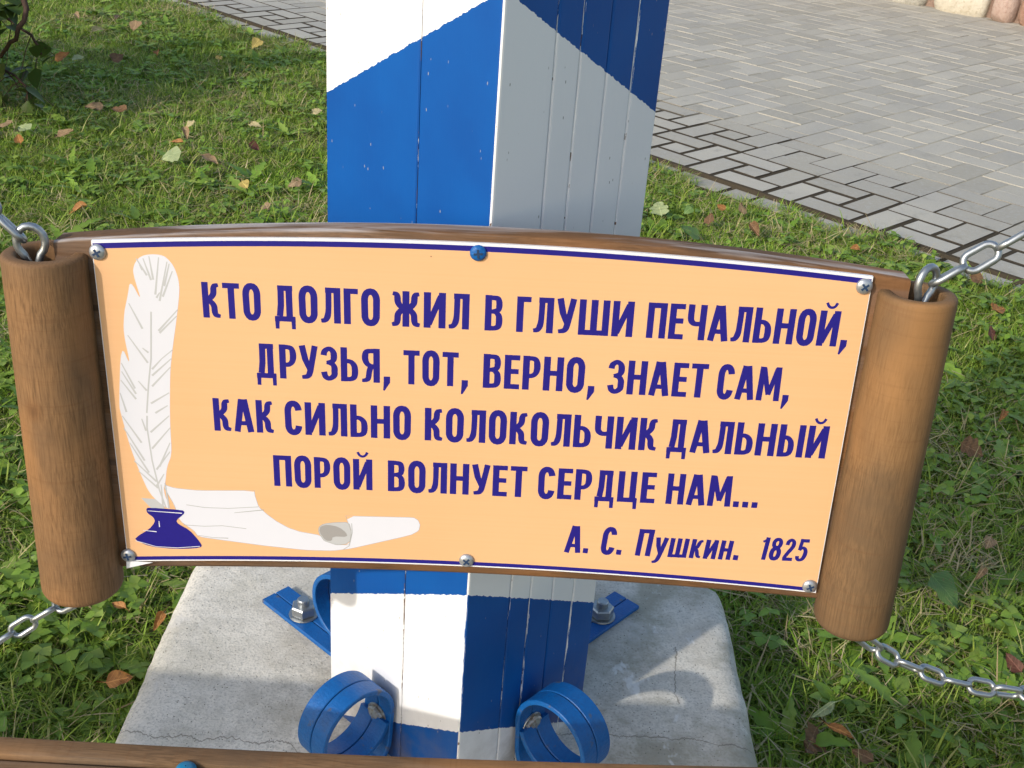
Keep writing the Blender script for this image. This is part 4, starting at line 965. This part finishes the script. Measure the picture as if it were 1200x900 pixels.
def lawn_ok(x, y):
    if x * V.x + y * V.y > v0 - .062 + .035 * math.sin(7 * (x * U.x + y * U.y)) + .02 * math.sin(17 * (x * U.x + y * U.y) + 1): return False
    if abs(x - SX) < .377 and abs(y - SY) < .408: return False
    return True
from mathutils import noise as mn
def scatter(name, fn, mat, nvar, dens, label_kind=True, scl=(.75, 1.25), mask=None, tilt=.15, seed=0):
    col = bpy.data.collections.new(name + '_source')
    for k in range(nvar): col.objects.link(clump(fn, mat, k + seed))
    r_ = np.random.default_rng(seed + 3); pts = []
    # near and middle bands, visible cone plus margin, then a thin surround
    for (ya, yb, xa, xb, fac) in ((.15, 1.4, -1.6, 1.6, 1.0), (1.4, 2.6, -2.6, 2.4, .85), (2.6, 4.2, -4.2, 2.6, .62), (4.2, 9.5, -8.5, -.2, .42)):
        n = int((yb - ya) * (xb - xa) * dens * fac); X_ = r_.uniform(xa, xb, n); Y_ = r_.uniform(ya, yb, n); K_ = r_.uniform(0, 1, n)
        for x, y, k in zip(X_, Y_, K_):
            if not lawn_ok(x, y): continue
            if not inframe(x, y, 260) and k > .22: continue
            if mask is not None and mask(x, y) < k * .999: continue
            pts.append((x, y, -.018))
    me = frompy(name, pts, []); 
    o = bpy.data.objects.new(name, me); COL.objects.link(o); tag(o, kind='stuff')
    ng = bpy.data.node_groups.new(name, 'GeometryNodeTree'); ng.interface.new_socket('Geometry', in_out='INPUT', socket_type='NodeSocketGeometry'); ng.interface.new_socket('Geometry', in_out='OUTPUT', socket_type='NodeSocketGeometry')
    N = ng.nodes; gi = N.new('NodeGroupInput'); go = N.new('NodeGroupOutput'); ip = N.new('GeometryNodeInstanceOnPoints'); ci = N.new('GeometryNodeCollectionInfo')
    ci.inputs['Collection'].default_value = col; ci.inputs['Separate Children'].default_value = True; ci.inputs['Reset Children'].default_value = True
    rr = N.new('FunctionNodeRandomValue'); rr.data_type = 'FLOAT_VECTOR'; rr.inputs[0].default_value = (-tilt, -tilt, 0); rr.inputs[1].default_value = (tilt, tilt, 6.283)
    rs_ = N.new('FunctionNodeRandomValue'); rs_.data_type = 'FLOAT'; rs_.inputs[2].default_value = scl[0]; rs_.inputs[3].default_value = scl[1]; rs_.inputs['Seed'].default_value = 5
    ri = N.new('FunctionNodeRandomValue'); ri.data_type = 'INT'; ri.inputs[4].default_value = 0; ri.inputs[5].default_value = nvar - 1; ri.inputs['Seed'].default_value = 9
    ng.links.new(gi.outputs[0], ip.inputs['Points']); ng.links.new(ci.outputs[0], ip.inputs['Instance']); ip.inputs['Pick Instance'].default_value = True
    ng.links.new(ri.outputs[2], ip.inputs['Instance Index']); ng.links.new(rr.outputs[0], ip.inputs['Rotation']); ng.links.new(rs_.outputs[1], ip.inputs['Scale']); ng.links.new(ip.outputs[0], go.inputs[0])
    md = o.modifiers.new('scatter', 'NODES'); md.node_group = ng
    return o, len(pts)
nz = lambda x, y, s, o_=0: mn.noise(Vector((x * s + o_, y * s, o_)))
tot = []
tot.append(scatter('grass', g_tuft, 'grass_blade', 8, 3400, scl=(.6, 1.05), seed=1)[1])
tot.append(scatter('long_grass', g_long, 'grass_blade', 5, 330, scl=(.6, 1.1), mask=lambda x, y: .5 + .9 * nz(x, y, 3, 4), seed=2)[1])
tot.append(scatter('dry_grass', g_straw, 'straw', 6, 1300, mask=lambda x, y: .50 + 1.0 * nz(x, y, 2.4, 9), seed=3)[1])
tot.append(scatter('clover', g_clover, 'weed_leaf', 5, 330, mask=lambda x, y: .45 + 1.2 * nz(x, y, 2.2, 17), seed=4)[1])
tot.append(scatter('broad_leaved_weeds', g_broad, 'weed_leaf', 6, 290, scl=(.45, .95), mask=lambda x, y: .50 + 1.1 * nz(x, y, 1.9, 25), seed=5)[1])
tot.append(scatter('dandelion_leaves', g_dandelion, 'weed_leaf', 6, 170, scl=(.5, 1.0), mask=lambda x, y: .55 + 1.1 * nz(x, y, 1.7, 31), seed=6)[1])
print('clumps', tot)

# ------------------------------------------------------------------ fallen leaves, one object each
def fallen(px, kind, size, mat, label, rot=None, group=None, z=.030, tilt=.25):
    size *= .74; x, y = px; r_ = random.Random(int(x * 977 + y * 313) & 0xffff)
    n, lob, asp, shp = {'round': (8, 0, .95, .9), 'pointed': (8, 0, .62, 1.0), 'curled': (8, 0, .45, 1.0), 'lobed': (16, 3, .85, 1.1), 'long': (12, 0, .30, 1.2)}[kind]
    lv, lf = leaf_geo(size, size * asp, n, r_.uniform(.1, .3) if kind != 'curled' else .9, r_.uniform(-.1, .25), shp, lob)
    for i, p in enumerate(lv): lv[i] = (p[0] - size / 2, p[1] + .05 * size * math.sin(p[0] / size * 4), p[2] + r_.gauss(0, .035) * size)
    # stalk
    b0 = len(lv); s = .0007; lv += [(-size / 2 - size * .35, .1 * size, .05 * size - s), (-size / 2 - size * .35, .1 * size + 2 * s, .05 * size), (-size / 2 + .002, -s, 0), (-size / 2 + .002, s, .0005), (-size / 2, 0, -s)]
    lf += [(b0, b0 + 1, b0 + 3, b0 + 2), (b0, b0 + 2, b0 + 4), (b0, b0 + 4, b0 + 3, b0 + 1)]
    me = frompy('fallen_leaf', lv, lf)
    o = link('fallen_leaf', me, mat, None, (x, y, z), tuple((Matrix.Rotation(r_.uniform(.15, .75), 3, 'X') @ Matrix.Rotation(r_.gauss(0, tilt), 3, 'Y') @ Matrix.Rotation(r_.uniform(0, 6.28) if rot is None else rot, 3, 'Z')).to_euler()), 180)
    tag(o, label, 'fallen leaf', group or 'fallen leaves on the lawn')
for a in [
 ((-1.058, 3.298), 'round', 0.085, 'leaf_pale_green', 'largest round pale green fallen leaf lying on the sunlit lawn at upper left', None, None, 0.032),
 ((-1.084, 3.446), 'curled', 0.055, 'leaf_orange', 'curled orange-brown leaf just behind the round pale green leaf', None, None, 0.027),
 ((-1.095, 3.624), 'round', 0.055, 'leaf_cream', 'cream leaf behind the orange-brown curl', None, None, 0.032),
 ((-1.083, 3.543), 'curled', 0.065, 'leaf_tan', 'tan curled leaf between the cream leaf and the orange-brown curl', None, None, 0.027),
 ((-0.941, 3.293), 'pointed', 0.075, 'leaf_tan', 'tan leaf lying right of the round pale green leaf', None, None, 0.027),
 ((-0.897, 3.68), 'pointed', 0.06, 'leaf_cream', 'cream pointed leaf halfway between the tan leaf and the striped post', None, None, 0.032),
 ((-0.733, 3.894), 'round', 0.05, 'leaf_cream', 'pale yellow leaf closest to the left edge of the striped post', None, None, 0.032),
 ((-1.255, 4.591), 'pointed', 0.055, 'leaf_yellow', 'small bright yellow leaf in the shaded grass near the paving', None, None, 0.032),
 ((-1.174, 4.883), 'round', 0.07, 'leaf_yellow', 'yellow-green leaf upright in the grass at the paving edge', None, None, 0.037),
 ((-1.734, 5.046), 'round', 0.08, 'leaf_tan', 'round tan leaf in the shaded grass at the top of the lawn', None, None, 0.032),
 ((-1.849, 4.923), 'curled', 0.08, 'leaf_cream', 'pale curled leaf left of the round tan leaf', None, None, 0.032),
 ((-1.865, 5.215), 'curled', 0.08, 'leaf_pink', 'pinkish curled leaf near the top edge of the lawn', None, None, 0.032),
 ((-2.026, 5.168), 'curled', 0.07, 'leaf_pink', 'pinkish brown leaf right of the shrub at the top', None, None, 0.032),
 ((-1.804, 4.41), 'pointed', 0.085, 'leaf_orange', 'orange-brown leaf in the shade beside the shrub', None, None, 0.032),
 ((-1.614, 4.471), 'round', 0.075, 'leaf_brown', 'dark brown round leaf in the shaded grass', None, None, 0.027),
 ((-1.74, 4.402), 'round', 0.065, 'leaf_pale_green', 'grey-green leaf right of the orange-brown one in the shade', None, None, 0.032),
 ((-1.505, 4.622), 'curled', 0.07, 'leaf_orange', 'thin orange curl in the shaded grass', None, None, 0.027),
 ((-1.426, 3.439), 'pointed', 0.07, 'leaf_tan', 'tan leaf standing on edge at the left of the lawn', None, None, 0.032),
 ((-1.535, 3.36), 'pointed', 0.06, 'leaf_orange', 'orange leaf at the left edge of the lawn above the chain', None, None, 0.027),
 ((-1.633, 3.487), 'pointed', 0.07, 'leaf_pink', 'pinkish orange leaf cut by the left edge of the photo', None, None, 0.027),
 ((-1.568, 3.476), 'round', 0.065, 'leaf_pale_green', 'grey-green leaf between two orange leaves at the left edge', None, None, 0.027),
 ((-1.457, 3.776), 'pointed', 0.08, 'leaf_tan', 'tan-pink leaf in the shade above the sunlit lawn', None, None, 0.027),
 ((-1.366, 3.75), 'pointed', 0.085, 'leaf_brown', 'red-brown leaf standing in the grass where shade meets sun', None, None, 0.032),
 ((-1.16, 2.818), 'curled', 0.075, 'leaf_orange', 'orange pointed leaf just above the left log', None, None, 0.022),
 ((-0.659, 3.141), 'pointed', 0.06, 'leaf_pink', 'pinkish tan leaf left of the post at mid lawn', None, None, 0.027),
 ((-0.696, 2.938), 'pointed', 0.06, 'leaf_pink', 'pinkish tan leaf lowest on the lawn between left log and post', None, None, 0.027),
 ((-0.851, 3.47), 'round', 0.05, 'leaf_maroon', 'small dull mauve leaf below the cream pointed one', None, None, 0.022),
 ((-0.791, 3.101), 'round', 0.045, 'leaf_yellow', 'small dull yellow leaf above the sign board', None, None, 0.022),
 ((0.52, 3.103), 'pointed', 0.065, 'leaf_brown', 'reddish brown leaf on the strip of grass right of the post', None, None, 0.027),
 ((0.564, 3.209), 'round', 0.038, 'leaf_orange', 'small orange leaf beside the reddish brown one right of the post', None, None, 0.027),
 ((0.627, 3.216), 'pointed', 0.06, 'leaf_tan', 'greenish brown leaf on the grass strip behind the sign board', None, None, 0.027),
 ((0.636, 3.031), 'curled', 0.075, 'leaf_brown', 'curled russet leaf in front of the paving edge', None, None, 0.027),
 ((0.447, 2.962), 'round', 0.085, 'leaf_green', 'broad yellow-green leaf lying against the top of the sign board', None, None, 0.032),
 ((0.894, 2.954), 'round', 0.035, 'leaf_orange', 'tiny orange leaf in the grass above the right end of the board', None, None, 0.027),
 ((1.158, 2.589), 'round', 0.055, 'leaf_orange', 'orange-brown leaf right of the right log top', None, None, 0.027),
 ((1.174, 2.787), 'round', 0.06, 'leaf_brown', 'dark brown leaf under the upper right chain', None, None, 0.027),
 ((1.099, 2.458), 'pointed', 0.055, 'leaf_maroon', 'dark red leaf below the orange-brown one at the right edge', None, None, 0.022),
 ((0.872, 1.891), 'lobed', 0.062, 'leaf_brown', 'lobed red-brown leaf beside the middle of the right log', None, None, 0.027),
 ((0.984, 2.049), 'curled', 0.045, 'leaf_orange', 'small rusty leaf at the right edge above the lobed one', None, None, 0.022),
 ((0.685, 1.434), 'round', 0.085, 'leaf_green', 'large mottled green leaf with brown edge right of the right log foot', None, None, 0.032),
 ((0.753, 1.485), 'curled', 0.038, 'leaf_tan', 'small curled tan leaf above the large mottled green leaf', None, None, 0.032),
 ((0.802, 1.587), 'round', 0.032, 'leaf_pink', 'small pinkish leaf near the right edge', None, None, 0.022),
 ((0.738, 1.289), 'pointed', 0.045, 'leaf_maroon', 'dark maroon leaf at the right edge below the mottled green leaf', None, None, 0.022),
 ((0.416, 1.11), 'lobed', 0.062, 'leaf_brown', 'large brown lobed leaf in the grass right of the concrete slab', None, None, 0.017),
 ((0.48, 1.093), 'pointed', 0.04, 'leaf_brown', 'brown leaf nearest the bottom edge of the photo at right', None, None, 0.017),
 ((0.456, 1.121), 'long', 0.05, 'leaf_orange', 'thin ochre leaf stalk beside the brown lobed leaf', None, None, 0.027),
 ((0.441, 1.158), 'long', 0.055, 'leaf_pale_green', 'narrow pale green leaf above the brown lobed leaf', None, None, 0.027),
 ((-0.468, 1.105), 'pointed', 0.048, 'leaf_orange', 'bright orange pointed leaf in the grass left of the concrete slab', None, None, 0.037),
 ((-0.521, 1.254), 'curled', 0.034, 'leaf_orange', 'small orange leaf just under the left log foot', None, None, 0.032),
 ((-0.459, 1.233), 'curled', 0.04, 'leaf_orange', 'orange-brown leaf against the left edge of the slab', None, None, 0.027),
 ((0.379, 3.137), 'lobed', 0.08, 'leaf_pale_green', 'pale green toothed leaf beside the right edge of the striped post', None, None, 0.037),
 ((0.459, 3.133), 'round', 0.04, 'leaf_green', 'small green leaf right of the pale toothed leaf', None, None, 0.037)]: fallen(*a)
# big plantain-like leaf
